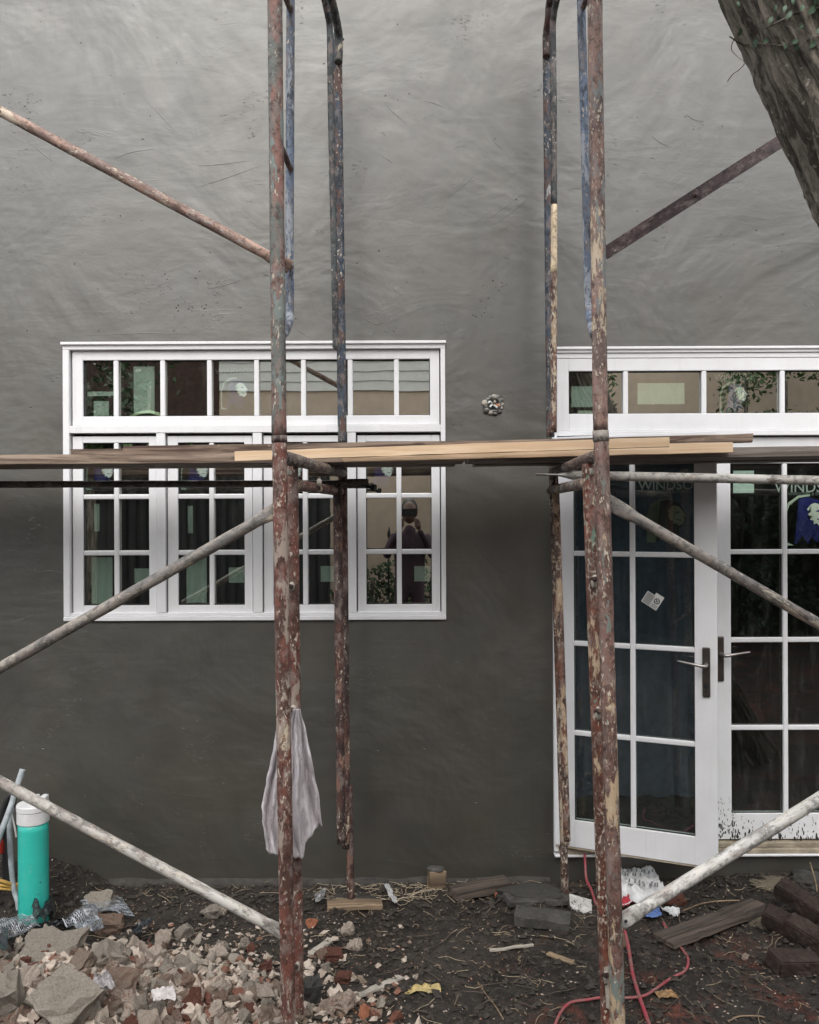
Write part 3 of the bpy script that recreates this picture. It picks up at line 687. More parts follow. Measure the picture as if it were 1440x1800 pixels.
# -- lower left frame
fl0, fl1 = P(491, 772, 2.77), P(509, 1935, 2.77)
rl0, rl1 = P(600, 795, 4.08), P(618, 1578, 4.08)
A = thing('scaffold_frame', 'lower rusty brown scaffold frame on the left, rag hanging from it', 'scaffold frame', fl1, group=SGRP)
stube('leg', fl1, fl0, RFr, M['rustA'], A)
stube('leg', P(609, 1490, 4.08), P(602, 790, 4.08), RRr, M['rustC'], A)
stube('jack_post', P(617, 1580, 4.085), P(613, 1380, 4.085), .0185, M['rustC'], A)
stube('inner_tube', P(524, 1790, 3.06), P(514, 820, 3.06), .0215, M['rustA'], A)
stube('inner_tube', P(600, 1482, 3.90), P(593, 850, 3.90), .0205, M['rustC'], A)
ZT = 2.085
def trans(parent, xa, xb, z, mat, da=2.79, db_=4.08, nm='cross_tube'):
    return stube(nm, (xa, da, z), (xb, db_, z), .0215, M[mat], parent)
xl0, xl1 = P(494, 800, 2.77).x, P(602, 832, 4.08).x
trans(A, xl0, xl1, ZT, 'rustE'); 
xi = P(516, 850, 3.06).x; trans(A, xi, P(594, 864, 3.95).x, 2.0, 'rustA', 3.06, 4.06)
obj('coupling_ring', tube_mesh('coupling_ring', [P(490.8, 766, 2.77), P(491.3, 778, 2.77)], RFr * 1.06, 18), M['rustC'], A)
for yy in (1031, 1248, 1700):
    a = P(494 + (yy - 1000) * .012, yy, 2.785); b_ = P(516 + (yy - 1000) * .013, yy, 3.05)
    stube('spacer', a, b_, .009, M['rustC'], A); mblob(A, P(513 + (yy - 1031) * .015, yy, 3.0), .011, (.9, .9, 1.7))
mblob(A, P(508, 830, 2.93), .010); mblob(A, P(561, 848, 3.4), .011)
stube('strut', P(561, 862, 3.42), P(561, 838, 3.42), .006, M['rustC'], A)
# -- lower right frame
B = thing('scaffold_frame', 'lower rusty scaffold frame on the right with green and cream paint flakes', 'scaffold frame', P(1090, 1935, 2.77), group=SGRP)
stube('leg', P(1090, 1935, 2.77), P(1057, 772, 2.77), RFr, M['rustG'], B)
stube('leg', P(993, 1484, 4.08), P(972, 795, 4.08), RRr * 1.05, M['rustD'], B)
stube('jack_post', P(994, 1585, 4.085), P(989, 1400, 4.085), .0185, M['rustD'], B)
stube('inner_tube', P(1068, 1815, 2.97), P(1034, 815, 2.97), .0215, M['rustF'], B)
stube('inner_tube', P(997, 1478, 3.9), P(977, 850, 3.9), .0165, M['rustD'], B)
xr0, xr1 = P(1057, 795, 2.77).x, P(972, 832, 4.08).x
trans(B, xr0, xr1, ZT, 'rustE'); trans(B, P(1035, 850, 2.97).x, P(976, 864, 3.95).x, 2.0, 'rustE', 2.97, 4.06)
obj('coupling_ring', tube_mesh('coupling_ring', [P(1056, 757, 2.77), P(1056.6, 776, 2.77)], RFr * 1.07, 18), M['greybr'], B)
for yy in (1018, 1250, 1715):
    a = P(1063 + (yy - 1000) * .03, yy, 2.785); b_ = P(1040 + (yy - 1000) * .03, yy, 2.96)
    stube('spacer', a, b_, .009, M['rustC'], B); mblob(B, P(1045 + (yy - 1018) * .03, yy + 4, 2.93), .013, (.8, .8, 1.9))
mblob(B, P(1041, 830, 2.93), .010)
obj('wood_wedge', mesh('wood_wedge', [P(1062, 1700, 2.94), P(1074, 1698, 2.94), P(1073, 1775, 2.94), P(1066, 1772, 2.94), P(1062, 1700, 2.955), P(1074, 1698, 2.955), P(1073, 1775, 2.955), P(1066, 1772, 2.955)],
    [(3, 2, 1, 0), (4, 5, 6, 7), (0, 1, 5, 4), (1, 2, 6, 5), (2, 3, 7, 6), (3, 0, 4, 7)]), M['mortar'], B)
# -- upper frames
def track(pts, d, n=10): return curve_pts([P(x, y, d) for x, y in pts], n)
C_ = thing('scaffold_frame', 'upper scaffold frame on the left in faded red and chipped blue', 'scaffold frame', P(491, 765, 2.77), group=SGRP)
stube('leg', P(491, 766, 2.77), P(479, -420, 2.77), RFr, M['rustB'], C_)
ptube('inner_tube', curve_pts([P(496, 590, 2.79), P(502, 581, 2.86), P(509, 560, 2.98), P(509.5, 535, 3.02), P(509.5, 400, 3.02), P(510, 200, 3.02), P(511, 0, 3.02), P(511, -300, 3.02)], 14), .0150, M['blue'], C_)
stube('leg', P(602, 782, 4.08), P(593, 60, 4.08), RRr, M['navyt'], C_)
ptube('arch_tube', curve_pts([P(595, 110, 4.04), P(596, 70, 4.04), P(592, 40, 3.98), P(583, 0, 3.88), P(565, -60, 3.7), P(545, -120, 3.45)], 8), .0195, M['darkgr'], C_)
ptube('inner_tube', curve_pts([P(590.5, 610, 3.93), P(590, 590, 3.93), P(586, 380, 3.9), P(582, 200, 3.9), P(580, 60, 3.9), P(577, 30, 3.87), P(568, -10, 3.8), P(550, -70, 3.65)], 10), .0145, M['darkgr'], C_)
for (y0, y1) in ((252, 298), (-30, 18), (455, 470)):
    stube('spacer', P(492, y0, 2.79), P(511, y1, 3.0), .010, M['rustC'], C_)
for yy in (30, 62): mblob(C_, P(603, 69, 4.05), .006, (1, 1, 1), 'gasket', 'pin')
D_ = thing('scaffold_frame', 'upper scaffold frame on the right with cream and blue paint patches', 'scaffold frame', P(1056, 757, 2.77), group=SGRP)
stube('leg', P(1056, 757, 2.77), P(1040, -420, 2.77), RFr, m_rust('pale_brown_tube', (.22, .135, .11), (.13, .085, .075), ((.52, .42, .31), (.20, .21, .21)), (.585, .62), .64), D_)
ptube('inner_tube', curve_pts([P(1046, 590, 2.79), P(1041, 575, 2.88), P(1036, 545, 3.0), P(1034, 500, 3.02), P(1030, 300, 3.02), P(1025, 120, 3.02), P(1022, 0, 3.02), P(1018, -300, 3.02)], 14), .0150, M['blue'], D_)
stube('leg', P(968, 768, 4.08), P(961, 60, 4.08), .0195, M['navyt'], D_)
ptube('arch_tube', curve_pts([P(961, 100, 4.05), P(961, 65, 4.05), P(965, 30, 4.0), P(968, 0, 3.96), P(985, -60, 3.7)], 8), .0185, M['rustC'], D_)
stube('inner_tube', P(973.5, 760, 3.93), P(974, 480, 3.93), .0145, M['rustD'], D_)
stube('inner_tube', P(974, 480, 3.93), P(974, 360, 3.93), .0150, M['cream'], D_, 'length coated in cream paint')
ptube('inner_tube', curve_pts([P(974, 361, 3.93), P(973.5, 200, 3.93), P(972, 60, 3.93), P(974, 25, 3.9), P(979, 0, 3.85), P(990, -50, 3.7)], 10), .0145, M['darkgr'], D_)
for (y0, y1) in ((-25, 12),): stube('spacer', P(1040, y0, 2.79), P(1026, y1, 3.0), .010, M['rustC'], D_)

# -- braces
def brace(label, p0, p1, r, mat, cat='scaffold brace', f0=.0, f1=.09, name='cross_brace', group=None, edge=False):
    t = thing(name, label, cat, p0, group=group)
    stube('tube', p0, p1, r, M[mat], t, flat0=f0, flat1=f1, jit=.06, edge=edge)
    return t
def ext(a, b_, k): return a + (a - b_) * k
def br2(label, q0, q1, d0, d1, r, mat, k=.35, f1=.09):
    a, b_ = P(*q0, d0), P(*q1, d1); t = brace(label, ext(a, b_, k), b_, r, mat, f1=f1)
    d = (b_ - a).normalized(); obj('bolt', blob_mesh('bolt', .006, 1, .1), M['gasket'], t, loc=b_ - d * .02 + Vector((0, -.012, 0)))
br2('pinkish diagonal brace high on the left, running down to the upper left frame', (0, 195), (510, 470), 2.86, 2.83, .0175, 'pinkbr')
br2('grey diagonal brace rising from the left edge to the frame under the planks', (0, 1174), (500, 889), 2.86, 2.83, .0195, 'greybr')
br2('pale cement crusted diagonal brace running down past the green pipe', (0, 1374), (510, 1646), 2.86, 2.83, .0185, 'cement')
br2('grey diagonal brace crossing in front of the open door leaf', (1440, 1097), (1062, 878), 2.86, 2.83, .0185, 'greybr', .6, .13)
br2('white crusted diagonal brace low on the right over the paper sack', (1440, 1405), (1090, 1622), 2.86, 2.83, .0215, 'whitebr', .6, .10)
# maroon angle bar upper right
a, b_ = P(1062, 446, 2.83), P(1385, 240, 2.83); b2 = a + (b_ - a) * 1.9
T = thing('cross_brace', 'dark maroon angle bar brace rising behind the tree trunk', 'scaffold brace', a)
z = (b2 - a).normalized(); yv = Vector((0, 1, 0)); xv = yv.cross(z)
MM = Matrix((xv, yv, z)).transposed().to_4x4(); MM.translation = a; L = (b2 - a).length
obj('angle_bar', boxes('angle_bar', [(-.021, .021, 0, .004, 0, L), (-.021, -.017, .0042, .034, 0, L)], .001), M['maroon'], T, matrix=MM)
obj('bolt', blob_mesh('bolt', .007, 2, .1), M['rustC'], T, loc=a + z * .36 + Vector((0, -.003, 0)))
# horizontal rails under planks, fixed to the rear legs
T = brace('long dark horizontal rail under the planks, running left from the frame', P(-260, 852, 4.02), P(648, 850, 4.02), .0165, 'darkbr', 'scaffold rail', f1=.17, name='horizontal_rail')
obj('bolt', tube_mesh('bolt', [P(640, 853, 4.0), P(658, 858, 3.985)], .008, 10), M['gasket'], T)
obj('wing_nut', tube_mesh('wing_nut', [P(655, 857, 3.99), P(660, 858, 3.985)], .017, 12), M['gasket'], T)
T = brace('long grey horizontal rail under the planks, running right past the doors', P(1700, 850, 3.50), P(942, 834, 3.56), .0195, 'cement', 'scaffold rail', f1=.16, name='horizontal_rail', edge=True)

# ------------------------------------------------------------------ planks
def plank(label, x0, x1, z0a, z0b, y0, y1, th, mat, ja=0, jb=0, rot=0, cat='plank', name='plank', seed=0):
    """long board; x along wall; z0a/z0b: underside height at both ends; ragged ends ja/jb; edges worn"""
    n = 60; vs, fs = [], []; rnd = random.Random(seed + int(x0 * 100))
    L = x1 - x0; prof = [(0, 0), (.5, 0), (1, 0), (1, .5), (1, 1), (.66, 1), (.33, 1), (0, 1), (0, .5)]; k = len(prof)
    for i in range(n + 1):
        t = i / n
        for q, (a, c) in enumerate(prof):
            ea = (ja * (.5 + noise.noise(Vector((a * 3, c * 3, seed + .3)))) * (1 - t) ** 12) if ja else 0
            eb = (jb * (.5 + noise.noise(Vector((a * 3, c * 3, seed + 9.3)))) * t ** 12) if jb else 0
            wv = .0012 * noise.noise(Vector((t * L * 7, a * 2 + seed, c * 2)))
            cy, cz = (a - .5), (c - .5)
            if abs(cy) == .5 and abs(cz) == .5: cy *= .985; cz *= .94
            vs.append((t * L + ea - eb, (y1 - y0) * (cy + .5) + wv, th * (cz + .5) + wv * 1.5))
    for i in range(n):
        for q in range(k): fs.append((i * k + q, (i + 1) * k + q, (i + 1) * k + (q + 1) % k, i * k + (q + 1) % k))
    fs.append(tuple(range(k))); fs.append(tuple(reversed(range(n * k, n * k + k))))
    m = mesh(name, vs, fs)
    bm = bmesh.new(); bm.from_mesh(m); bmesh.ops.recalc_face_normals(bm, faces=bm.faces[:]); bm.to_mesh(m); bm.free()
    o = obj(name, m, M[mat], loc=(x0, y0, z0a), rot=(0, -math.atan2(z0b - z0a, L), rot))
    return tag(o, label, cat)
def PX(px, d): return (px - CX) * d / F
zt_ = ZT + .0225
plank('weathered brown scaffold plank at the left, lowest layer, mortar on its edge', -3.1, PX(817, 3.62), zt_, zt_ + .006, 3.62, 3.86, .042, 'oldwood', seed=1)
plank('long weathered plank behind the left one, against the rear legs', -3.1, PX(800, 3.9), zt_, zt_ + .004, 3.866, 4.045, .040, 'oldwood', seed=11)
plank('long grey plank behind the right one, against the rear legs', PX(835, 3.9), 3.2, zt_ + .004, zt_ + .030, 3.868, 4.045, .040, 'greywood', seed=12)
plank('grey weathered scaffold plank at the right, lowest layer', PX(822, 3.62), 3.2, zt_ + .006, zt_ + .036, 3.60, 3.86, .044, 'greywood', .01, seed=2)
plank('narrow split end brown board lying on the left plank', PX(212, 3.80), PX(1000, 3.80), zt_ + .046, zt_ + .068, 3.76, 3.86, .044, 'oldwood', .05, 0, seed=3)
plank('old board ending right of the new timber, farthest back on top', PX(640, 3.88), PX(1327, 3.88), zt_ + .065, zt_ + .105, 3.87, 3.96, .038, 'oldwood', 0, .02, seed=4)
plank('short brown board showing behind the left end of the upper boards', PX(131, 3.93), PX(700, 3.93), zt_ + .046, zt_ + .050, 3.875, 3.96, .040, 'oldwood', .01, seed=5)
plank('new pale pine stud lying uppermost across both frames', PX(414, 3.50), PX(1178, 3.44), P(0, 813, 3.50).z + .001, P(1178, 786, 3.46).z, 3.49, 3.53, .040, 'newwood', rot=R(-1.8), cat='timber stud', name='timber_stud', seed=6)
plank('second new pine stud under the uppermost one, reaching farther right', PX(600, 3.55), PX(1290, 3.55), zt_ + .002, P(1290, 795, 3.55).z, 3.552, 3.592, .044, 'newwood', .03, cat='timber stud', name='timber_stud', seed=7)

# ------------------------------------------------------------------ rag on the left frame
def cloth():
    key_v = [0, .12, .3, .5, .7, .85, 1]
    Lx = [508, 488, 480, 469, 459, 463, 467]; Rx = [528, 535, 542, 551, 560, 564, 568]
    def ip(arr, t):
        for i in range(len(key_v) - 1):
            if t <= key_v[i + 1]: q = (t - key_v[i]) / (key_v[i + 1] - key_v[i]); return arr[i] * (1 - q) + arr[i + 1] * q
        return arr[-1]
    nu, nv = 90, 70; vs, fs = [], []
    for j in range(nv + 1):
        v = j / nv
        for i in range(nu + 1):
            u = i / nu
            bot = 1502 + 7 * math.sin(u * 13) + 12 * noise.noise(Vector((u * 11, 0, 3)))
            if u > .62: bot -= 52 * sm(.66, .70, u) * (.45 + .55 * sm(.70, 1, u)) * 1.0
            if u < .3: bot -= 10 * sm(.3, 0, u)
            y = 1246 + (bot - 1246) * v
            amp = .005 + .014 * sm(.02, .5, v)
            fold = 0.6 * noise.noise(Vector((u * 7, v * 6, 5))) + .28 * noise.noise(Vector((u * 17, v * 13, 1))) + (1 - 2 * abs(math.sin(u * 9.5 + 1.1 * math.sin(v * 3) + .6))) * .9 + .35 * (1 - 2 * abs(math.sin(u * 21 + 2 * v))) + math.sin(u * 41 + 2 + v * 2) * .3 + noise.noise(Vector((u * 5, v * 3, 2))) * .8
            x = ip(Lx, v) + (ip(Rx, v) - ip(Lx, v)) * (u + .012 * math.sin(u * 23 + 1.2) * v)
            x += 2.0 * noise.noise(Vector((v * 6, u * 2, 8)))
            if u < .3: x += 6 * noise.noise(Vector((v * 9, 1, u * 2))) * v
            d = 2.95 + amp * fold + .05 * (abs(u - .45)) * v
            vs.append(P(x, y, d))
    for j in range(nv):
        for i in range(nu): a = j * (nu + 1) + i; fs.append((a, a + 1, a + nu + 2, a + nu + 1))
    m = mesh('rag', vs, fs, True); b = NB('dirty_lilac_cotton'); c = b.coord(rand=False)
    n = b.noise(c, 14, 6, .65); n2 = b.noise(c, 3.5, 3); n3 = b.noise(c, 70, 3)
    col = b.mix(b.th(n, .35, .7), (.52, .48, .50), (.64, .60, .62)); col = b.mix(b.math('MULTIPLY', b.th(n, .6, .72), .5), col, (.26, .23, .21))
    col = b.mix(b.math('MULTIPLY', b.th(n3, .66, .72), .5), col, (.2, .15, .13))
    nm = b.bump(b.noise(b.coord((30, 30, 6), rand=False), 1, 6, .7, 2.5), .9, .012); mt = b.fin(col, 1., nm, 0, .05)
    o = obj('rag', m, mt); md = o.modifiers.new('s', 'SOLIDIFY'); md.thickness = .0018
    tag(o, 'dirty pale lilac rag hung on a pin of the left frame', 'rag')
cloth()

# ------------------------------------------------------------------ leaning tree trunk with vine
def bark_mat():
    b = NB('furrowed_bark'); c = b.coord((1, 1, .17), rand=False); cc = b.coord(rand=False)
    n = b.noise(c, 34, 8, .75, .5); n2 = b.noise(cc, 55, 5, .7)
    col = b.mix(b.th(n, .44, .58), (.085, .074, .060), (.32, .28, .23))
    col = b.mix(b.math('MULTIPLY', b.th(n2, .55, .7), .5), col, (.34, .30, .25))
    li = b.math('MULTIPLY', b.th(b.noise(cc, 48, 4, .6), .63, .67), b.th(b.noise(cc, 6, 3), .42, .56)); col = b.mix(li, col, (.42, .40, .34))
    nm = b.bump(n, .9, .02); nm = b.bump(n2, .8, .006, nm); return b.fin(col, .9, nm, 0, .3)
M['bark'] = bark_mat()
TDp = 2.1; TR = .257
t0, t1 = P(1459, -76, TDp), P(1629, 309, TDp)
dirv = (t1 - t0).normalized()
base = t0 + dirv * ((t0.z + .15) / -dirv.z); top = t0 - dirv * 1.6
TT = thing('tree', 'thick leaning tree trunk with furrowed bark and a leafy vine, top right', 'tree', base)
L = (top - base).length; zax = (top - base).normalized(); yax = Vector((0, 1, 0)); yax = (yax - zax * yax.dot(zax)).normalized(); xax = yax.cross(zax)
TM = Matrix((xax, yax, zax)).transposed().to_4x4(); TM.translation = base
def trunk_r(an, z):
    wob = .35 * noise.noise(Vector((math.cos(an), math.sin(an), z * .8)))
    a2 = an + .10 * noise.noise(Vector((math.cos(an) * 2, math.sin(an) * 2, z * 4))) + z * .12
    q = noise.noise(Vector((math.cos(a2) * 11, math.sin(a2) * 11, z * 3.2))); q = 1 - abs(q) * 2.2
    q2 = noise.noise(Vector((math.cos(an) * 22, math.sin(an) * 22, z * 9)))
    return TR * (1 + .04 * wob) + .022 * max(-.8, q) - .022 + .011 * q2 + .12 * math.exp(-z * 2.5)
sg, rg_ = 260, int(L / .011); vs, fs = [], []
for i in range(rg_ + 1):
    z = L * i / rg_
    for k in range(sg):
        an = 2 * math.pi * k / sg; r_ = trunk_r(an, z); vs.append((math.cos(an) * r_, math.sin(an) * r_, z))
for i in range(rg_):
    for k in range(sg): a0 = i * sg + k; a1 = i * sg + (k + 1) % sg; fs.append((a0, a1, a1 + sg, a0 + sg))
trk = obj('trunk', mesh('trunk', vs, fs, True), M['bark'], TT, matrix=TM)
# crown well above the picture
def leaves_mesh(name, pts, size, rnd, up=.3):
    vs, fs = [], []
    for p in pts:
        s_ = size * rnd.uniform(.6, 1.3); e = Euler((rnd.uniform(-1.2, 1.2), rnd.uniform(-1.2, 1.2), rnd.uniform(0, 6.3))).to_matrix()
        n = len(vs)
        for c in ((-.5, 0, 0), (0, -.22, .03), (.5, 0, 0), (0, .22, .03)): vs.append(Vector(p) + e @ (Vector(c) * s_))
        fs.append((n, n + 1, n + 2, n + 3))
    return mesh(name, vs, fs)
M['leaf'] = m_plain('dark_foliage', (.035, .07, .025), .5, .45, 3)
M['leaf2'] = m_plain('mid_foliage', (.07, .13, .035), .45, .4, 3)
rnd = random.Random(11)
limbs = []
for k, (dx, dy, dz) in enumerate(((-.9, -.5, 1.6), (.5, -1.2, 1.8), (.9, -.4, 1.7), (-.2, -1.5, 1.3))):
    e = top + Vector((dx, dy, dz)); q = curve_pts([top - zax * .12, top + (e - top) * .45 + Vector((0, 0, .2)), e], 8)
    obj('limb', tube_mesh('limb', q, [.13 - .09 * i / len(q) for i in range(len(q))], 12, .1), M['bark'], TT); limbs.append(e)
pts = []
for i in range(1300):
    e = rnd.choice(limbs); pts.append(e + Vector((rnd.gauss(.5, .55), rnd.gauss(-.1, .5), rnd.gauss(.25, .35))))
cr = obj('crown', leaves_mesh('crown', pts, .09, rnd), M['leaf'], TT); cr['kind'] = 'stuff'
# vine with leaves, pressed on the bark facing the camera
VN = thing('vine', 'thin vine with small oval green leaves creeping across the tree bark', 'vine', P(1340, 60, 2.2))
leafm = m_plain('vine_leaf', (.085, .145, .09), .45, .3, 60)
def on_trunk(px, py, lift=.006):
    Mi = TM.inverted(); d = 1.5
    while d < 2.3:
        q = Mi @ P(px, py, d); an = math.atan2(q.y, q.x)
        if math.hypot(q.x, q.y) <= trunk_r(an, q.z) + lift: return P(px, py, d)
        d += .004
    return P(px, py, 2.08)
def leaf_oval():
    vs = []; n = 8
    fs = []
    for i in range(n + 1):
        t = i / n; wd = .5 * math.sin(math.pi * min(1, t * .97 + .02)) ** .8 * .52; zc = .10 * math.sin(t * 3.1)
        vs += [(-wd, t, zc + .07 * wd * 2), (0, t, zc), (wd, t, zc + .07 * wd * 2)]
    for i in range(n): a = i * 3; fs += [(a, a + 1, a + 4, a + 3), (a + 1, a + 2, a + 5, a + 4)]
    return mesh('leaf', vs, fs, True)
LM = leaf_oval(); LM.materials.append(leafm)
def vleaf(px, py, ln, ang, tilt=.25):
    p = on_trunk(px, py, .018); r1 = rnd.uniform(-.35, .35)
    Mx = Matrix.Translation(p) @ Matrix.Rotation(R(ang), 4, 'Y') @ Matrix.Rotation(R(90 + rnd.uniform(-10, 15)), 4, 'X') @ Matrix.Rotation(r1, 4, 'Y') @ Matrix.Scale(ln * 1.6 / F, 4)
    obj('leaf', LM, None, VN, matrix=Mx)
for px, py, ln, an in ((1298, 64, 20, 15), (1327, 84, 22, 8), (1341, 76, 19, 55), (1379, 86, 13, 20), (1392, 76, 18, 60), (1397, 88, 22, 40), (1424, 84, 25, 38),
    (1352, 42, 18, 25), (1365, 40, 19, 30), (1382, 34, 20, 35), (1378, 22, 17, 15), (1408, 20, 17, 20), (1420, 25, 26, 45), (1300, 12, 14, -20), (1436, 60, 18, 30), (1362, 20, 14, 10), (1405, 50, 12, 50), (1432, 10, 16, 10), (1395, 8, 14, -15)):
    vleaf(px, py, ln, an)
for tr_ in (((1283, 64), (1305, 78), (1330, 76), (1360, 79), (1395, 78), (1430, 66), (1460, 55)), ((1345, 50), (1372, 36), (1400, 22), (1435, 14), (1460, 8))):
    obj('stem', tube_mesh('stem', curve_pts([on_trunk(x, y, .008) for x, y in tr_], 6), .0016, 6), M['bark'], VN)
q = curve_pts([P(1300, 55, 2.05), P(1290, 70, 2.08), P(1286, 86, 2.1), P(1297, 100, 2.09), P(1309, 110, 2.06), P(1300, 122, 2.08), P(1289, 130, 2.1), P(1279, 143, 2.12)], 6)
obj('tendril', tube_mesh('tendril', q, .0011, 6), M['bark'], VN)

# ------------------------------------------------------------------ green pipe and conduits, bottom left
PP = thing('drain_pipe', 'turquoise plastic drain pipe with a white cap standing upright', 'pipe', P(59, 1640, 3.93))
pb = P(59.5, 1650, 3.93); pt = P(58.5, 1440, 3.93); r = .066
teal = NB('turquoise_plastic'); c = teal.coord(); n = teal.noise(c, 10, 4); sp = teal.th(teal.noise(c, 42, 4, .65), .66, .70); sp2 = teal.th(teal.noise(teal.coord((1, 1, 1), (1, 0, 0)), 16, 3), .70, .74)
col = teal.mix(teal.th(n, .3, .7), (.028, .42, .35), (.04, .48, .40)); col = teal.mix(teal.math('MULTIPLY', sp2, .6), col, (.35, .38, .32)); col = teal.mix(sp, col, (.03, .10, .085)); sc3 = teal.th(teal.noise(teal.coord((1, 1, .25), (0, 0, 2)), 26, 6, .7), .56, .64); col = teal.mix(teal.math('MULTIPLY', sc3, .35), col, (.16, .36, .31))
tealm = teal.fin(col, .35, None, 0, .5)
obj('pipe_body', tube_mesh('pipe_body', [pb + (pt - pb) * i / 12 for i in range(13)], r, 40), tealm, PP)
capm = m_plain('dirty_white_plastic', (.66, .66, .66), .4, .12, 18)
c0_ = P(58.5, 1444, 3.93)
obj('cap', tube_mesh('cap', [c0_ + Vector((0, 0, z)) for z in (0, .002, .052, .054)], [.0690, .0705, .0705, .0700], 40), capm, PP)
obj('cap_rim', tube_mesh('cap_rim', [c0_ + Vector((0, 0, z)) for z in (.0545, .058, .080, .084, .0842)], [.0700, .0725, .0725, .0700, .04], 40), capm, PP)
for o in PP.children:
    if 'cap' in o.name:
        for p in o.data.polygons: p.use_smooth = False
for dx in (.012, .052): obj('cap_lug', boxes('cap_lug', [(c0_.x + dx - .014, c0_.x + dx + .014, c0_.y - .02, c0_.y + .02, c0_.z + .0845, c0_.z + .122)], .006, 2), capm, PP)
def cable(label, pts, r, mat, cat='conduit', name='conduit', jit=.03, group=None):
    pts = [Vector(p) for p in pts]
    o0 = pts[0]; o = obj(name, tube_mesh(name, [q - o0 for q in curve_pts(pts, 8)], r, 14, jit), mat, loc=o0); return tag(o, label, cat, group)
gcon = m_plain('grey_conduit', (.30, .33, .35), .5, .35, 25, .2); blk = m_plain('black_cable', (.012, .012, .013), .5, .3)
yel = m_plain('yellow_hose', (.50, .30, .08), .45, .25, 30); redp = m_plain('red_tape', (.35, .02, .015), .5)
cable('grey conduit bending down to the left beside the turquoise pipe', [P(40, 1352, 4.05), P(27, 1392, 4.02), P(20, 1415, 4.0), P(5, 1455, 3.95), P(-20, 1520, 3.9)], .014, gcon)
cable('long grey conduit curving down behind the turquoise pipe', [P(21, 1420, 4.08), P(17, 1450, 4.06), P(19, 1510, 4.04), P(24, 1560, 4.02), P(32, 1590, 4.0), P(36, 1640, 3.98)], .0125, gcon)
cable('black cable bunch loop at the left edge', [P(22, 1395, 4.12), P(8, 1420, 4.12), P(-6, 1480, 4.1), P(-8, 1560, 4.05)], .018, blk, 'cable', 'cable')
cable('thick black cable rising behind the grey conduits', [P(26, 1385, 4.16), P(14, 1440, 4.16), P(12, 1500, 4.14), P(16, 1600, 4.1)], .022, blk, 'cable', 'cable')
cable('red taped pipe end at the left edge', [P(-14, 1455, 4.0), P(1, 1480, 4.0), P(2, 1500, 4.0)], .014, redp, 'cable', 'cable')
cable('cut grey wire end with red tip above the conduits', [P(24, 1400, 4.1), P(34, 1372, 4.1), P(41, 1364, 4.09)], .005, gcon, 'cable', 'cable')
cable('thin white wire standing beside the pipe', [P(21, 1432, 4.0), P(26, 1455, 4.0), P(29, 1472, 4.0)], .004, capm, 'cable', 'cable')
for i, (ya, yb_) in enumerate(((1548, 1555), (1556, 1560), (1562, 1564), (1616, 1626), (1622, 1630), (1628, 1636))):
    cable('strand %s of the yellow hoses lying left of the pipe' % ('uppermost', 'second highest', 'third highest', 'fourth', 'fifth', 'lowest')[i],
          [P(-40, ya - 6, 3.98), P(0, ya, 3.99), P(22, yb_, 4.02), P(45, yb_ - 2, 4.06)], .0065 if i else .0085, yel, 'hose', 'hose', group='yellow hoses left of the pipe')

# ------------------------------------------------------------------ rubble: templates
def rock_template(i, boxy):
    rr = random.Random(100 + i); bm = bmesh.new()
    for k in range(26 if boxy else 18):
        if boxy:
            v = Vector((rr.choice((-1, 1)) * rr.uniform(.78, 1), rr.choice((-1, 1)) * rr.uniform(.78, 1), rr.choice((-1, 1)) * rr.uniform(.8, 1)))
        else:
            v = Vector((rr.gauss(0, 1), rr.gauss(0, 1), rr.gauss(0, 1))).normalized() * rr.uniform(.75, 1.05)
        bm.verts.new(v)
    r_ = bmesh.ops.convex_hull(bm, input=bm.verts[:]); 
    bmesh.ops.delete(bm, geom=[g_ for g_ in r_['geom_interior'] if isinstance(g_, bmesh.types.BMVert)], context='VERTS')
    bmesh.ops.subdivide_edges(bm, edges=bm.edges[:], cuts=4 if boxy else 3, use_grid_fill=True)
    bmesh.ops.triangulate(bm, faces=bm.faces[:])
    for v in bm.verts:
        q = v.co.copy(); v.co *= 1 + .32 * noise.noise(q * 1.5 + Vector((i, 0, 0))) + .20 * noise.noise(q * 3.7 + Vector((0, i, 0))) + .09 * noise.noise(q * 9) + .04 * noise.noise(q * 21)
    return bm
TPL = {}
for boxy in (0, 1):
    for i in range(7):
        for mk in ('conc', 'pale', 'brown', 'brick', 'orange', 'slab', 'dkbrick'):
            if mk in ('orange', 'slab', 'dkbrick') and i > 2: continue
            m = bm_mesh('chunk', rock_template(i + 10 * boxy, boxy)); m.materials.append(M[mk]); TPL[(mk, boxy, i)] = m
rnd = random.Random(5)
def chunk(px, py, wpx, hpx, mk, label, boxy=0, group=None, cat='rubble', name='rubble_chunk', rot=None, sink=.25, asp=.8, i=None):
    p = G(px, py + hpx * .35); sc_ = p.y / F
    n = 3 if mk in ('orange', 'slab', 'dkbrick') else 7
    o = obj(name, TPL[(mk, boxy, rnd.randrange(n) if i is None else i)], None)
    kk = (.36 if wpx < 70 else .31) if boxy else .48; sx, sz = wpx * sc_ * kk, hpx * sc_ * kk
    o.scale = (sx, max(sx * asp, sz * .8), sz * (1.25 if boxy and wpx > 70 else 1.05)); 
    o.location = (p.x, p.y + sx * .3, p.z + sz * (1 - sink * 2) ); o.rotation_euler = rot or (rnd.uniform(-.25, .25), rnd.uniform(-.3, .3), rnd.uniform(-.5, .5))
    return tag(o, label, cat, group)
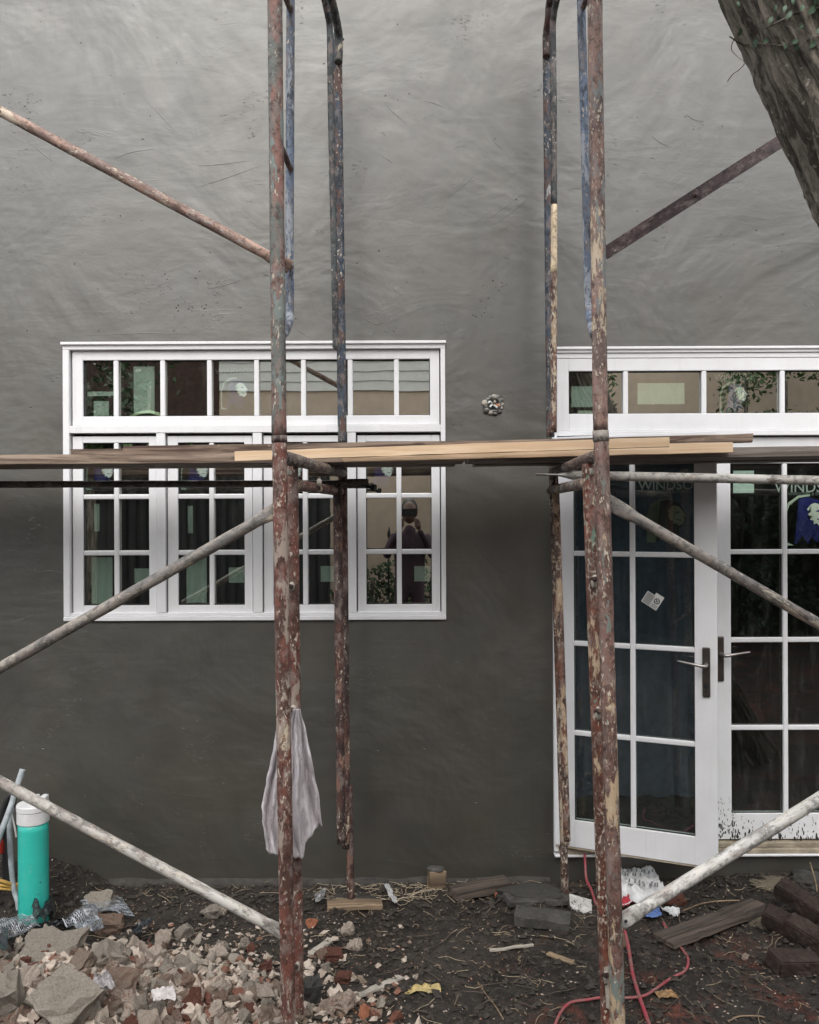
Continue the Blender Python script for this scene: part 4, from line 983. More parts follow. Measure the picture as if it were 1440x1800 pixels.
BIG = [(84, 1678, 150, 50, 'conc', 'wide flat concrete slab at the top of the rubble, under the mesh', 1, (.35, .05, .1)),
 (112, 1758, 165, 105, 'conc', 'largest grey concrete block with sharp edges, bottom left', 1, (.55, .35, -.45)),
 (12, 1748, 80, 110, 'conc', 'concrete block cut by the left edge of the picture', 1, (.3, -.2, .3)),
 (205, 1730, 95, 66, 'brown', 'brown mortar slab beside the largest block', 1, (.7, .3, .2)),
 (186, 1685, 76, 64, 'conc', 'upright pale block leaning behind the brown slab', 1, (.3, .5, .6)),
 (188, 1627, 74, 38, 'brown', 'brown broken brick block in front of the silver mesh', 1, (.1, .1, .25)),
 (172, 1590, 78, 40, 'conc', 'flat grey slab piece nearest the wall on the left', 1, (.5, -.1, .1)),
 (288, 1648, 38, 36, 'pale', 'pale rounded lump left of a split lump', 0, None), (322, 1640, 44, 40, 'conc', 'split grey lump below the long brace', 0, None),
 (238, 1665, 44, 36, 'pale', 'pinkish white elongated mortar lump', 1, (.2, .6, .3)), (272, 1682, 38, 48, 'pale', 'upright whitish mortar lump in mid heap', 1, (.1, .1, .8)),
 (252, 1696, 26, 36, 'pale', 'small tilted white mortar lump', 1, (.2, -.5, .3)), (300, 1722, 60, 40, 'pale', 'broad white mortar lump', 0, None),
 (250, 1741, 24, 26, 'pale', 'bright white cube shaped bit', 1, None), (248, 1772, 34, 48, 'conc', 'tall grey lump standing near the bottom edge', 1, None),
 (132, 1682, 40, 34, 'brown', 'pinkish brown lump on the flat slab', 0, None), (60, 1705, 50, 26, 'pale', 'dusty pale lump on the left slab edge', 0, None),
 (205, 1775, 60, 46, 'brown', 'brown lump in front of the pale glove', 0, None), (372, 1603, 46, 30, 'conc', 'broken grey cluster beside the long brace', 0, None),
 (388, 1600, 24, 22, 'pale', 'pale cube piece beside the broken grey cluster', 1, None), (340, 1672, 18, 22, 'pale', 'little white shard right of the split grey lump', 1, (.2, .8, .3)),
 (388, 1668, 30, 24, 'conc', 'long shard below the brace foot', 1, (.1, .6, .3)), (385, 1738, 50, 34, 'pale', 'white lump with brick stain', 0, None),
 (380, 1775, 34, 46, 'pale', 'tall pale lump by the bottom edge', 0, None), (330, 1760, 60, 34, 'brown', 'brown clod behind the tall pale lump', 0, None),
 (440, 1740, 46, 40, 'conc', 'grey chunk left of the front leg', 0, None), (470, 1790, 60, 36, 'brown', 'broad brown lump at the front leg foot', 0, None),
 (585, 1682, 44, 28, 'brick', 'dark red half brick behind the front leg', 1, (.1, .1, .15)), (603, 1722, 36, 24, 'brick', 'dark red brick piece in the mud', 1, (.1, .1, -.2)),
 (546, 1742, 42, 66, 'slab', 'tall muddy grey block beside the front leg', 1, (.1, .1, .3)), (600, 1765, 66, 42, 'pale', 'mortar crust with brick below the red bricks', 0, None),
 (570, 1772, 40, 34, 'pale', 'pale crust leaning on the muddy block', 0, None), (572, 1702, 22, 22, 'conc', 'small grey cube beside the half brick', 1, None),
 (546, 1626, 26, 20, 'orange', 'bright orange brick bit by the front leg', 0, None), (640, 1778, 24, 32, 'orange', 'orange brick bit at the bottom edge', 0, None),
 (876, 1573, 17, 15, 'orange', 'orange brick bit near the concrete slab', 0, None), (1192, 1583, 44, 30, 'brick', 'dark red brick behind the white brace', 0, None),
 (612, 1634, 30, 34, 'pale', 'crumpled grey white lump on the mud', 0, None), (625, 1660, 32, 28, 'pale', 'knobbly white lump below the crumpled one', 0, None),
 (1312, 1686, 14, 16, 'pale', 'single white shard on the mud at right', 0, None), (1345, 1605, 26, 12, 'pale', 'white chip beside the dark bricks', 0, None)]
for (x, y, wv, hv, mk, lb, bx, rt) in BIG: chunk(x, y, wv, hv, mk, lb, bx, rot=rt)
# medium rubble, individually placed
def in_heap(x, y):
    lim = 1668 + 70 * sm(150, 480, x) - 60 * sm(330, 180, x) * 0
    return y > lim + 25 * noise.noise(Vector((x * .02, 0, 1)))
SML = {'pale': ('small pale mortar lump in the rubble heap', 'small pale lumps in the heap'), 'conc': ('small grey concrete lump in the rubble heap', 'small grey lumps in the heap'),
    'brown': ('small brown crusted lump in the rubble heap', 'small brown lumps in the heap'), 'brick': ('small red brick piece in the rubble heap', 'small red pieces in the heap')}
cnt = 0
while cnt < 262:
    x = rnd.uniform(-10, 650); y = rnd.uniform(1655, 1812)
    if x > 470:
        if rnd.random() > .22: continue
    if not in_heap(x, y): 
        if rnd.random() > .12: continue
    mk_ = rnd.choice(('pale', 'pale', 'pale', 'conc', 'conc', 'brown', 'brown', 'brick'))
    s_ = rnd.choice((12, 14, 16, 19, 22, 26, 32, 40)) * (1.15 - .25 * x / 500)
    chunk(x, y, s_ * rnd.uniform(.9, 1.5), s_ * rnd.uniform(.7, 1.1), mk_,
          SML[mk_][0], rnd.choice((0, 1)), group=SML[mk_][1], rot=(rnd.uniform(-1, 1), rnd.uniform(-1, 1), rnd.uniform(-3, 3)), sink=.18)
    cnt += 1
# uncountable broken stuff between the bigger pieces
def coarse(name, n, mk, label, seed):
    rr = random.Random(seed); vs, fs = [], []; tp = []
    for i in range(8):
        bm = bmesh.new()
        for k in range(13): bm.verts.new(Vector((rr.gauss(0, 1), rr.gauss(0, 1), rr.gauss(0, 1))).normalized() * rr.uniform(.65, 1.1))
        r_ = bmesh.ops.convex_hull(bm, input=bm.verts[:]); bmesh.ops.delete(bm, geom=[g_ for g_ in r_['geom_interior'] if isinstance(g_, bmesh.types.BMVert)], context='VERTS')
        bmesh.ops.subdivide_edges(bm, edges=bm.edges[:], cuts=1, use_grid_fill=True); bmesh.ops.triangulate(bm, faces=bm.faces[:])
        for v in bm.verts: v.co *= 1 + .3 * noise.noise(v.co * 2.3 + Vector((i, 0, 0))) + .12 * noise.noise(v.co * 7)
        bm.verts.index_update(); tp.append(([v.co.copy() for v in bm.verts], [tuple(v.index for v in f.verts) for f in bm.faces])); bm.free()
    c = 0
    while c < n:
        x = rr.uniform(-2.1, .1); y = rr.uniform(2.75, 3.75)
        if rr.random() > math.exp(-((x + 1.15) / .62) ** 2 - ((y - 2.95) / .38) ** 2) * 1.2 + .012: continue
        s_ = .007 + .030 * rr.random() ** 2.4; e = Euler((rr.uniform(0, 6), rr.uniform(0, 6), rr.uniform(0, 6))).to_matrix(); sc_ = (s_ * rr.uniform(.8, 1.5), s_, s_ * rr.uniform(.5, .9)); n0 = len(vs); z = hfun(x, y) + s_ * .35
        tv_, tf_ = tp[c % 8]
        for v in tv_: q = e @ Vector((v.x * sc_[0], v.y * sc_[1], v.z * sc_[2])); vs.append((x + q.x, y + q.y, z + q.z))
        fs += [tuple(n0 + k for k in f) for f in tf_]; c += 1
    o = obj(name, mesh(name, vs, fs), M[mk]); tag(o, label, 'rubble', kind='stuff')
coarse('coarse_rubble', 1100, 'pale', 'crushed pale mortar bits filling the rubble heap', 31)
coarse('coarse_rubble', 800, 'conc', 'crushed grey concrete bits filling the rubble heap', 32)
coarse('coarse_rubble', 650, 'brown', 'crushed brown mortar bits filling the rubble heap', 33)
coarse('coarse_rubble', 90, 'brick', 'crushed red brick bits in the rubble heap', 34)
# grit, pebbles, straw as stuff
def scatter(name, n, fn, mat, label, cat, seed):
    rr = random.Random(seed); vs, fs = [], []
    oct_ = [(1, 0, 0), (-1, 0, 0), (0, 1, 0), (0, -1, 0), (0, 0, 1), (0, 0, -1)]
    of = [(0, 2, 4), (2, 1, 4), (1, 3, 4), (3, 0, 4), (2, 0, 5), (1, 2, 5), (3, 1, 5), (0, 3, 5)]
    for _ in range(n):
        q = fn(rr)
        if q is None: continue
        (x, y, s_, lg, fl) = q; e = Euler((rr.uniform(-.3, .3), rr.uniform(-.3, .3), rr.uniform(0, 6.3))).to_matrix(); n0 = len(vs); zz = hfun(x, y)
        for o_ in oct_:
            pass
        for o_ in oct_:
            v = e @ Vector((o_[0] * lg * s_ * rr.uniform(.7, 1.2), o_[1] * s_ * rr.uniform(.7, 1.2), o_[2] * s_ * fl * rr.uniform(.7, 1.2))); vs.append((x + v.x, y + v.y, zz + v.z + s_ * fl * .5))
        fs += [tuple(n0 + k for k in f_) for f_ in of]
    o = obj(name, mesh(name, vs, fs), mat); return tag(o, label, cat, kind='stuff')
def heapf(rr):
    x = rr.uniform(-2.1, .0); y = rr.uniform(2.7, 3.9)
    dn = math.exp(-((x + 1.1) / .6) ** 2 - ((y - 3.0) / .42) ** 2)
    if rr.random() > dn * 1.3 + .03: return None
    return (x, y, .003 + .014 * rr.random() ** 2.5, rr.uniform(1, 1.8), rr.uniform(.5, 1))
scatter('rubble_grit', 12000, heapf, M['pale'], 'pale crushed mortar and grit between the rubble', 'grit', 1)
scatter('brown_grit', 8000, heapf, M['brown'], 'brown crushed brick and mortar between the rubble', 'grit', 2)
def allf(rr):
    x = rr.uniform(-2.1, 2.1); y = rr.uniform(2.75, 4.28); return (x, y, rr.uniform(.0015, .005), rr.uniform(1, 2), rr.uniform(.4, .9))
scatter('light_chips', 1900, allf, M['pale'], 'tiny pale chips strewn over the mud', 'chips', 3)
scatter('mud_clods', 9000, lambda rr: (rr.uniform(-2.1, 2.1), rr.uniform(2.75, 4.29), .003 + .016 * rr.random() ** 3, rr.uniform(1, 1.8), rr.uniform(.4, .8)), m_plain('mud_clod', (.034, .027, .021), .8, .5, 40), 'loose crumbs and clods of dark mud', 'clods', 4)
def strawm(name, n, lr, rad, mat, label, seed, reg=(-2.1, 2.1, 2.75, 4.28)):
    rr = random.Random(seed); vs, fs = [], []
    for _ in range(n):
        x, y = rr.uniform(*reg[:2]), rr.uniform(*reg[2:]); L_ = rr.uniform(*lr); a = rr.uniform(0, 6.3); bend = rr.uniform(-.3, .3); prev = None
        lift = rr.uniform(.002, .012)
        for k in range(4):
            t = k / 3 - .5; xx = x + math.cos(a + bend * t * 2) * L_ * t; yy = min(4.29, y + math.sin(a + bend * t * 2) * L_ * t); zz = hfun(xx, yy) + lift + rad
            n0 = len(vs); px_, py_ = -math.sin(a) * rad, math.cos(a) * rad
            vs += [(xx + px_, yy + py_, zz), (xx, yy, zz + rad * 1.4), (xx - px_, yy - py_, zz)]
            if k: fs += [(n0 - 3, n0, n0 + 1, n0 - 2), (n0 - 2, n0 + 1, n0 + 2, n0 - 1), (n0 - 1, n0 + 2, n0, n0 - 3)]
    o = obj(name, mesh(name, vs, fs), mat); return tag(o, label, 'litter', kind='stuff')
strawm('straw_litter', 420, (.02, .12), .0011, m_plain('straw', (.30, .24, .16), .8, .4), 'pale straw and stalks lying on the mud', 6)
strawm('twig_litter', 420, (.03, .16), .0018, m_plain('dark_twig', (.06, .043, .032), .8, .4), 'thin dark twigs lying on the mud', 7)
strawm('leaf_litter', 700, (.008, .022), .003, m_plain('dead_leaf', (.12, .09, .06), .8, .5), 'dead leaf scraps trodden into the mud', 8)
strawm('wall_foot_straw', 130, (.04, .13), .0014, m_plain('dry_grass', (.34, .28, .20), .8, .4), 'dry grass and stalks along the wall foot', 9, (-.45, .35, 4.08, 4.28))

# ------------------------------------------------------------------ individually lying things
def gboard(label, q0, q1, wpx, th, mat, name='board', cat='board', lift=0.004, tilt=0):
    a, b_ = G(*q0), G(*q1); d = b_ - a; L = d.length; wd = wpx * a.y / F
    x = d.normalized(); up = Vector((0, 0, 1)); y = up.cross(x).normalized(); z = x.cross(y)
    Mx = Matrix((x, y, z)).transposed().to_4x4(); Mx.translation = a + up * lift
    bm = bmesh.new(); addbox(bm, 0, L, -wd / 2, wd / 2, -.004, th); bmesh.ops.bevel(bm, geom=bm.edges[:], offset=min(.002, th * .2), segments=1, affect='EDGES')
    bmesh.ops.subdivide_edges(bm, edges=[e for e in bm.edges if e.calc_length() > L * .5], cuts=14)
    for v in bm.verts:
        q = v.co + a; v.co += Vector((.006 * noise.noise(q * 30), .007 * noise.noise(q * 13 + Vector((0, q.y * 9, 0))), .005 * noise.noise(q * 17 + Vector((3, 0, 0)))))
    if tilt: bmesh.ops.rotate(bm, verts=bm.verts[:], cent=(0, 0, 0), matrix=Matrix.Rotation(tilt, 3, 'X'))
    o = obj(name, bm_mesh(name, bm), M[mat], matrix=Mx); return tag(o, label, cat)
gboard('brown weathered board lying on the mud at right', (1166, 1664), (1340, 1600), 48, .016, 'greywood' if False else 'mudwood', lift=.012)
gboard('tan offcut board under the rear left leg', (575, 1594), (672, 1593), 30, .018, 'tanwood', lift=.0)
gboard('thin white painted stick at the bottom centre', (628, 1757), (705, 1722), 14, .006, 'mortar', 'stick', 'stick')
gboard('short pale slat beside the red bricks', (548, 1682), (582, 1655), 16, .008, 'mortar', 'stick', 'stick')
gboard('long pale wood splinter on the mud', (860, 1673), (938, 1667), 5, .004, 'mortar', 'stick', 'stick')
gboard('tan splinter on the red mud', (962, 1682), (1008, 1698), 10, .005, 'tanwood', 'stick', 'stick')
gboard('wood strip standing half sunk at the leg foot right', (1096, 1645), (1098, 1668), 8, .01, 'tanwood', 'stick', 'stick')
gboard('muddy timber block edge below the concrete slab', (905, 1618), (1002, 1632), 46, .040, 'slab', 'timber_block', 'timber block')
gboard('flat muddy board under the rear right leg', (890, 1592), (1000, 1588), 44, .022, 'slab', 'board', 'board', lift=.015)
gboard('dark half buried log along the wall foot', (795, 1580), (893, 1560), 34, .035, 'mudwood', 'log', 'log')
gboard('wet dark offcut between mud and sill', (1085, 1557), (1128, 1555), 24, .02, 'mudwood', 'board', 'board')
# stake by wall
sk = P(767, 1573, 4.22); o = obj('stake', boxes('stake', [(-.042, .042, -.03, .03, -.05, .125)], .004), M['tanwood'], loc=sk + Vector((0, 0, .0)), rot=(0, R(2), .2)); tag(o, 'squat wooden stake stub standing against the wall', 'stake')
o = obj('mortar_crust', blob_mesh('mortar_crust', .045, 2, .3, 3, 5, (1, .8, .28)), M['slab'], loc=sk + Vector((.002, 0, .128))); tag(o, 'crust of grey mortar on top of the wooden stake', 'mortar')
# brick pile at right
def brick_mesh():
    bm = bmesh.new(); addbox(bm, -.105, .105, -.05, .05, -.033, .033); bmesh.ops.bevel(bm, geom=bm.edges[:], offset=.006, segments=2, affect='EDGES')
    bmesh.ops.subdivide_edges(bm, edges=[e for e in bm.edges if e.calc_length() > .03], cuts=9, use_grid_fill=True)
    for v in bm.verts: q = v.co.copy(); v.co += q.normalized() * (.010 * noise.noise(q * 14) + .006 * noise.noise(q * 45) + .003 * noise.noise(q * 110))
    return bm_mesh('brick_block', bm)
def bricks():
    k = 0
    for (px, py, w_, h_, ry, rz, lb) in ((1412, 1602, 78, 34, .35, -.75, 'upper dark brick of the pair stacked at the right edge'), (1392, 1634, 50, 34, .30, -.6, 'lower left dark brick in the stack at the right edge'),
        (1434, 1652, 70, 44, .32, -.7, 'lower right dark brick in the stack at the right edge'), (1405, 1700, 56, 26, .1, .2, 'dark brick half sunk at the foot of the stack')):
        p = G(px, py + 16); sc_ = p.y / F
        m = bpy.data.meshes.get('brick_block') or brick_mesh()
        if not m.materials: m.materials.append(M['dkbrick'])
        o = obj('brick', m, None, loc=(p.x, p.y + .03, p.z + (.035 if k else .075)), rot=(.1, ry, rz)); tag(o, lb, 'brick'); k += 1
bricks()
# crumpled sheets
def sheet(label, poly_px, lift, mat, seed, crump=.02, name='paper', cat='paper', vertical=None, nn=18):
    """quad patch tl,tr,br,bl in pixels laid on the ground (or at given depth), crumpled"""
    tl, tr, br, bl = poly_px; vs, fs = [], []
    for j in range(nn + 1):
        for i in range(nn + 1):
            u, v = i / nn, j / nn
            x = (tl[0] * (1 - u) + tr[0] * u) * (1 - v) + (bl[0] * (1 - u) + br[0] * u) * v; y = (tl[1] * (1 - u) + tr[1] * u) * (1 - v) + (bl[1] * (1 - u) + br[1] * u) * v
            e = min(u, 1 - u, v, 1 - v); wob = 3 * noise.noise(Vector((u * 5, v * 5, seed))) 
            x += wob; y += wob * .6
            nz = noise.noise(Vector((u * 4, v * 4, seed))) + .5 * abs(noise.noise(Vector((u * 9, v * 9, seed + 3))))
            if vertical: p = P(x, y, vertical + nz * crump)
            else: p = G(x, y, 0); p.z = hbase(p.x, p.y) + lift + crump * (nz + .3)
            vs.append(p)
    for j in range(nn):
        for i in range(nn): a = j * (nn + 1) + i; fs.append((a, a + 1, a + nn + 2, a + nn + 1))
    o = obj(name, mesh(name, vs, fs), mat); md = o.modifiers.new('s', 'SOLIDIFY'); md.thickness = .0012; md.offset = 1
    return tag(o, label, cat)
paper = m_plain('white_sack_paper', (.60, .60, .60), .6, .08, 20); bluep = m_plain('blue_print', (.10, .17, .38), .6, .15); redpr = m_plain('red_print', (.40, .03, .05), .6, .1)
SK = sheet('crumpled white paper sack with printed text behind the right front leg', ((1080, 1545), (1148, 1546), (1180, 1600), (1088, 1614)), .05, paper, 3, .035, 'paper_sack', 'sack', nn=26)
def decal(parent, poly, lift, mat, name):
    (tl, tr, br, bl) = poly; vs = []
    for q in (tl, tr, br, bl): p = G(*q); p.z = hbase(p.x, p.y) + lift; vs.append(p)
    vs2 = [v + Vector((0, 0, .001)) for v in vs]
    return obj(name, mesh(name, vs + vs2, [(0, 1, 2, 3)[::-1], (4, 5, 6, 7), (0, 1, 5, 4), (1, 2, 6, 5), (2, 3, 7, 6), (3, 0, 4, 7)]), mat, parent)
rr = random.Random(9)
greyt = m_plain('grey_print', (.16, .16, .17), .7)
for j in range(4):
    y = 1556 + j * 10
    for i in range(12):
        if rr.random() < .22 or (j == 1 and i > 6): continue
        x = 1095 + i * 4.6 + j * 3 + rr.uniform(-1, 1); decal(SK, ((x, y + i * .5 * (-1 if j % 2 else .3)), (x + 2.6, y + i * .4 * (-1 if j % 2 else .3)), (x + 2.2, y + 5), (x - .6, y + 5)), .085, greyt, 'printed_text')
sheet('red printed corner of the paper sack', ((1092, 1602), (1108, 1597), (1118, 1606), (1096, 1615)), .05, redpr, 5, .008, 'paper_scrap', 'paper', nn=8)
sheet('blue printed flap of torn sack paper', ((1130, 1610), (1158, 1604), (1164, 1622), (1128, 1622)), .03, bluep, 6, .01, 'paper_scrap', 'paper', nn=8)
sheet('curled torn white paper flap right of the blue flap', ((1160, 1604), (1196, 1608), (1192, 1624), (1172, 1612)), .03, paper, 7, .012, 'paper_scrap', 'paper', nn=10)
tile = NB('spotted_white_card'); c = tile.coord(); sp = tile.th(tile.noise(c, 60, 5, .65), .56, .62); tilem = tile.fin(tile.mix(tile.math('MULTIPLY', sp, .8), (.66, .65, .62), (.06, .055, .05)), .7)
sheet('white card piece spattered with mud, left of the right leg', ((1001, 1571), (1040, 1582), (1041, 1621), (1003, 1608)), 0, tilem, 8, .006, 'card', 'card', vertical=3.98, nn=8)
strip = NB('striped_tape'); wv = strip.n('ShaderNodeTexWave'); wv.inputs['Scale'].default_value = 40; strip.l(strip.coord((1, 1, 1), (0, 0, .6)), wv.inputs[0]); stripm = strip.fin(strip.ramp(wv.outputs['Fac'], [(.6, (.7, .7, .7)), (.68, (.03, .03, .03))]), .5)
sheet('black and white printed strip beside the tan offcut', ((676, 1570), (684, 1570), (700, 1602), (691, 1604)), .035, stripm, 9, .006, 'plastic_strip', 'strip', nn=8)
sheet('shiny crumpled foil scrap left of the tan offcut', ((553, 1582), (572, 1574), (570, 1590), (556, 1598)), .03, m_plain('foil', (.6, .6, .6), .25, .2, 20, .3, .9), 10, .02, 'foil', 'foil', nn=10)
sheet('yellowed curled leaf on the mud at the bottom centre', ((707, 1742), (772, 1738), (776, 1748), (712, 1750)), .015, m_plain('yellow_leaf', (.42, .33, .15), .7, .4, 30), 11, .008, 'dead_leaf', 'leaf', nn=10)
sheet('brown curled leaf right of the red cables', ((1150, 1750), (1185, 1748), (1196, 1758), (1160, 1764)), .012, m_plain('brown_leaf', (.28, .17, .08), .7, .4, 30), 12, .01, 'dead_leaf', 'leaf', nn=10)
sheet('dirty white glove among the rubble at the bottom edge', ((166, 1782), (190, 1774), (204, 1806), (160, 1810)), .12, m_plain('glove', (.32, .30, .30), .9, .2, 30), 13, .025, 'glove', 'glove', nn=14)
sheet('white towel corner with red stripe at the bottom edge', ((266, 1797), (304, 1788), (310, 1812), (270, 1816)), .10, m_plain('towel', (.50, .47, .46), .9, .1), 14, .01, 'towel', 'towel', nn=10)
# silver black mesh
def wire_mesh(label, quad, lift, seed, cells=26, r=.0011, mat=None, crump=.03):
    tl, tr, br, bl = quad; pts = {}; vs, fs = [], []
    for j in range(cells // 2 + 1):
        for i in range(cells + 1):
            u, v = i / cells, j / (cells // 2)
            x = (tl[0] * (1 - u) + tr[0] * u) * (1 - v) + (bl[0] * (1 - u) + br[0] * u) * v; y = (tl[1] * (1 - u) + tr[1] * u) * (1 - v) + (bl[1] * (1 - u) + br[1] * u) * v
            p = G(x, y); p.z = hbase(p.x, p.y) + lift + crump * (noise.noise(Vector((u * 3, v * 3, seed))) + .5); pts[(i, j)] = p + Vector((.004 * (j % 2), 0, 0))
    def seg(a, b_):
        d = (b_ - a).normalized(); s1 = d.cross(Vector((0, 0, 1))).normalized() * r; s2 = Vector((0, 0, 1)) * r; n0 = len(vs)
        for q in (a, b_): vs.extend([q + s1, q + s2, q - s1, q - s2])
        for k in range(4): fs.append((n0 + k, n0 + (k + 1) % 4, n0 + 4 + (k + 1) % 4, n0 + 4 + k))
    for (i, j), p in pts.items():
        if (i + 1, j + 1) in pts: seg(p, pts[(i + 1, j + 1)])
        if (i + 1, j - 1) in pts: seg(p, pts[(i + 1, j - 1)])
    o = obj('wire_lath', mesh('wire_lath', vs, fs), mat); return tag(o, label, 'wire mesh')
silver = m_plain('galvanised_wire', (.36, .38, .41), .42, .5, 40, .2, .6); blackw = m_plain('black_wire', (.02, .02, .022), .4, .3)
wire_mesh('curled silver wire lath at the left edge on top of the rubble', ((-20, 1640), (60, 1632), (70, 1650), (-20, 1690)), .05, 1, 22, .0012, silver, .04)
wire_mesh('crumpled bright silver wire lath behind the brown block', ((110, 1652), (165, 1622), (182, 1668), (140, 1672)), .06, 2, 18, .0013, silver, .06)
wire_mesh('silver wire lath strip sticking out toward the wall', ((140, 1604), (215, 1592), (236, 1625), (150, 1612)), .03, 3, 26, .0009, silver, .02)
wire_mesh('black honeycomb wire at the foot of the turquoise pipe', ((55, 1622), (92, 1610), (96, 1640), (60, 1648)), .05, 4, 16, .0016, blackw, .07)
sheet('black plastic sheet scrap beside the turquoise pipe', ((62, 1645), (150, 1622), (120, 1640), (66, 1660)), .04, m_plain('black_plastic', (.014, .015, .017), .25, .2), 15, .02, 'plastic_scrap', 'plastic', nn=12)
sheet('dark grey plastic flap below the grey lump row', ((230, 1650), (272, 1632), (262, 1650), (240, 1662)), .04, m_plain('grey_plastic', (.04, .045, .05), .3, .3), 16, .02, 'plastic_scrap', 'plastic', nn=10)
sheet('dark shiny plastic at the left edge below the wire lath', ((-20, 1660), (15, 1660), (12, 1705), (-20, 1705)), .07, bpy.data.materials['grey_plastic'], 17, .02, 'plastic_scrap', 'plastic', nn=10)
# cables on the ground, right
redc = NB('muddy_red_cable'); c = redc.coord(); redcm = redc.fin(redc.mix(redc.th(redc.noise(c, 22, 6, .7), .40, .66), (.34, .045, .065), (.17, .12, .10)), .5)
def gcable(label, pix, r, mat, lift=.006):
    return cable(label, [G(x, y, lift + r) for x, y in pix], r, mat, 'cable', 'cable')
o = gcable('straight muddy red cable running from the right front leg to the bottom edge', [(1094, 1624), (1101, 1650), (1107, 1680), (1112, 1710), (1121, 1745), (1133, 1778), (1146, 1815)], .0075, redcm, .004)
gcable('looping red cable curving under the board and across the mud', [(1166, 1626), (1182, 1650), (1200, 1672), (1210, 1690), (1204, 1708), (1180, 1722), (1155, 1738), (1132, 1752), (1100, 1755), (1062, 1754), (1030, 1760), (1002, 1767), (985, 1782), (972, 1815)], .0055, redcm)
cable('short red cable dropping from under the door threshold', [P(1028, 1500, 4.26), P(1029, 1520, 4.24), P(1031, 1545, 4.2), P(1040, 1566, 4.12), P(1048, 1590, 4.0)], .0065, redcm, 'cable', 'cable')
def gtwig(label, pix, r, mk): return cable(label, [G(x, y, .006) for x, y in pix], r, M[mk], 'twig', 'twig', .2)
gtwig('long thin dark twig curving below the concrete slab', ((825, 1612), (850, 1600), (872, 1588), (888, 1570)), .002, 'mudwood')
gtwig('thin dark twig in the middle of the mud', ((745, 1676), (775, 1660), (800, 1640), (828, 1632)), .0026, 'mudwood')
gtwig('dark twig near the bottom centre', ((662, 1716), (690, 1708), (718, 1695)), .0022, 'mudwood')
gtwig('pale stalk lying right of the dark red brick', ((1200, 1602), (1235, 1592), (1270, 1586), (1300, 1584)), .0035, 'tanwood')
gtwig('curved pale stem at the bottom edge on the right', ((1280, 1797), (1300, 1790), (1335, 1788), (1345, 1790)), .003, 'tanwood')
gtwig('thin stem near the bottom at centre right', ((840, 1730), (855, 1750), (872, 1772), (885, 1795)), .0025, 'tanwood')
cable('thin dry stem standing at the right edge by the wall', [P(1438, 1580, 4.1), P(1434, 1550, 4.12), P(1424, 1516, 4.15)], .003, M['tanwood'], 'twig', 'twig')
# mortar banks on mud
for (px, py, w_, h_, mk, lb) in ((935, 1578, 110, 30, 'slab', 'low bank of grey slurry against the wall by the rear right leg'), (1425, 1552, 60, 34, 'slab', 'muddy mortar mound at the right edge against the wall'),
    (620, 1588, 90, 14, 'slab', 'grey mortar droppings on the tan offcut'), (1345, 1630, 60, 14, 'tanm', 'patch of sandy mortar beside the brown board'), (1360, 1552, 80, 12, 'tanm', 'crumbly sandy mortar strip along the wall')):
    p = G(px, py); s_ = p.y / F
    if 'tanm' not in M: M['tanm'] = m_rubble('sandy_mortar', (.17, .145, .10), (.25, .21, .15))
    m = blob_mesh('mortar_mound', 1, 4, .35, 2.4, px * .01)
    for v in m.vertices: v.co += v.co.normalized() * .10 * noise.noise(v.co * 7)
    o = obj('mortar_mound', m, M[mk], loc=(p.x, min(4.2, p.y + .02), p.z - .004), scale=(w_ * s_ / 2, .08, h_ * s_ / 2)); tag(o, lb, 'mortar')

# ------------------------------------------------------------------ behind the camera (seen mirrored in the glass, and shading the yard)
NH = thing('neighbour_house', 'neighbouring house with pale lap siding above a tan wall, mirrored in the glass', 'house', (0, -4, 0))
tanw = m_plain('tan_stucco', (.72, .58, .45), .9, .08, 6, .1, rand=False); sid = m_plain('pale_siding', (.84, .84, .79), .6, .06, 8, .05)
obj('wall', boxes('wall', [(-2.8, 9, -4.5, -4.0, -.1, 5.24)], 0), tanw, NH)
for i in range(11):
    z = 3.70 + i * .145
    bm = bmesh.new(); vs_ = addbox(bm, -2.8, 1.2, -4.0, -3.97, z, z + .15)
    for v in vs_:
        if v.co.y > -3.98 and v.co.z > z + .1: v.co.y = -3.988
    obj('siding_board', bm_mesh('siding_board', bm), sid, NH)
obj('roof', mesh('roof', [(-3.1, -3.95, 5.25), (9.2, -3.95, 5.25), (9.2, -7.5, 7.0), (-3.1, -7.5, 7.0), (-3.1, -3.95, 5.35), (9.2, -3.95, 5.35), (9.2, -7.5, 7.1), (-3.1, -7.5, 7.1)],
    [(3, 2, 1, 0), (4, 5, 6, 7), (0, 1, 5, 4), (1, 2, 6, 5), (2, 3, 7, 6), (3, 0, 4, 7)]), m_plain('dark_shingle', (.05, .05, .05), .9, .3), NH)
BH = thing('brick_house', 'dark brick house beyond, mirrored in the left transom panes', 'house', (-5, -6, 0))
obj('wall', boxes('wall', [(-11, -2.9, -6.5, -6, -.1, 5.6)], 0), m_plain('old_brick', (.06, .035, .027), .9, .5, 12), BH)
cf = m_plain('dark_corrugated_metal', (.018, .02, .02), .5, .3)
FN = thing('corrugated_fence', 'dark corrugated metal fence mirrored in the lower window panes', 'fence', (-3, -2.6, 0))
v = []; n = 240
for k in range(n + 1):
    x = -9 + 7.95 * k / n; yy = -2.6 + .025 * math.sin(k * 1.57)
    v += [(x, yy, 0), (x, yy, 2.9)]
obj('sheet', mesh('sheet', v, [(2 * k, 2 * k + 2, 2 * k + 3, 2 * k + 1) for k in range(n)], False), cf, FN)
for x in (-8.9, -6.5, -4.2, -1.1): obj('post', boxes('post', [(x - .04, x + .04, -2.72, -2.64, 0, 3.0)], .004), cf, FN)
rnd = random.Random(21)
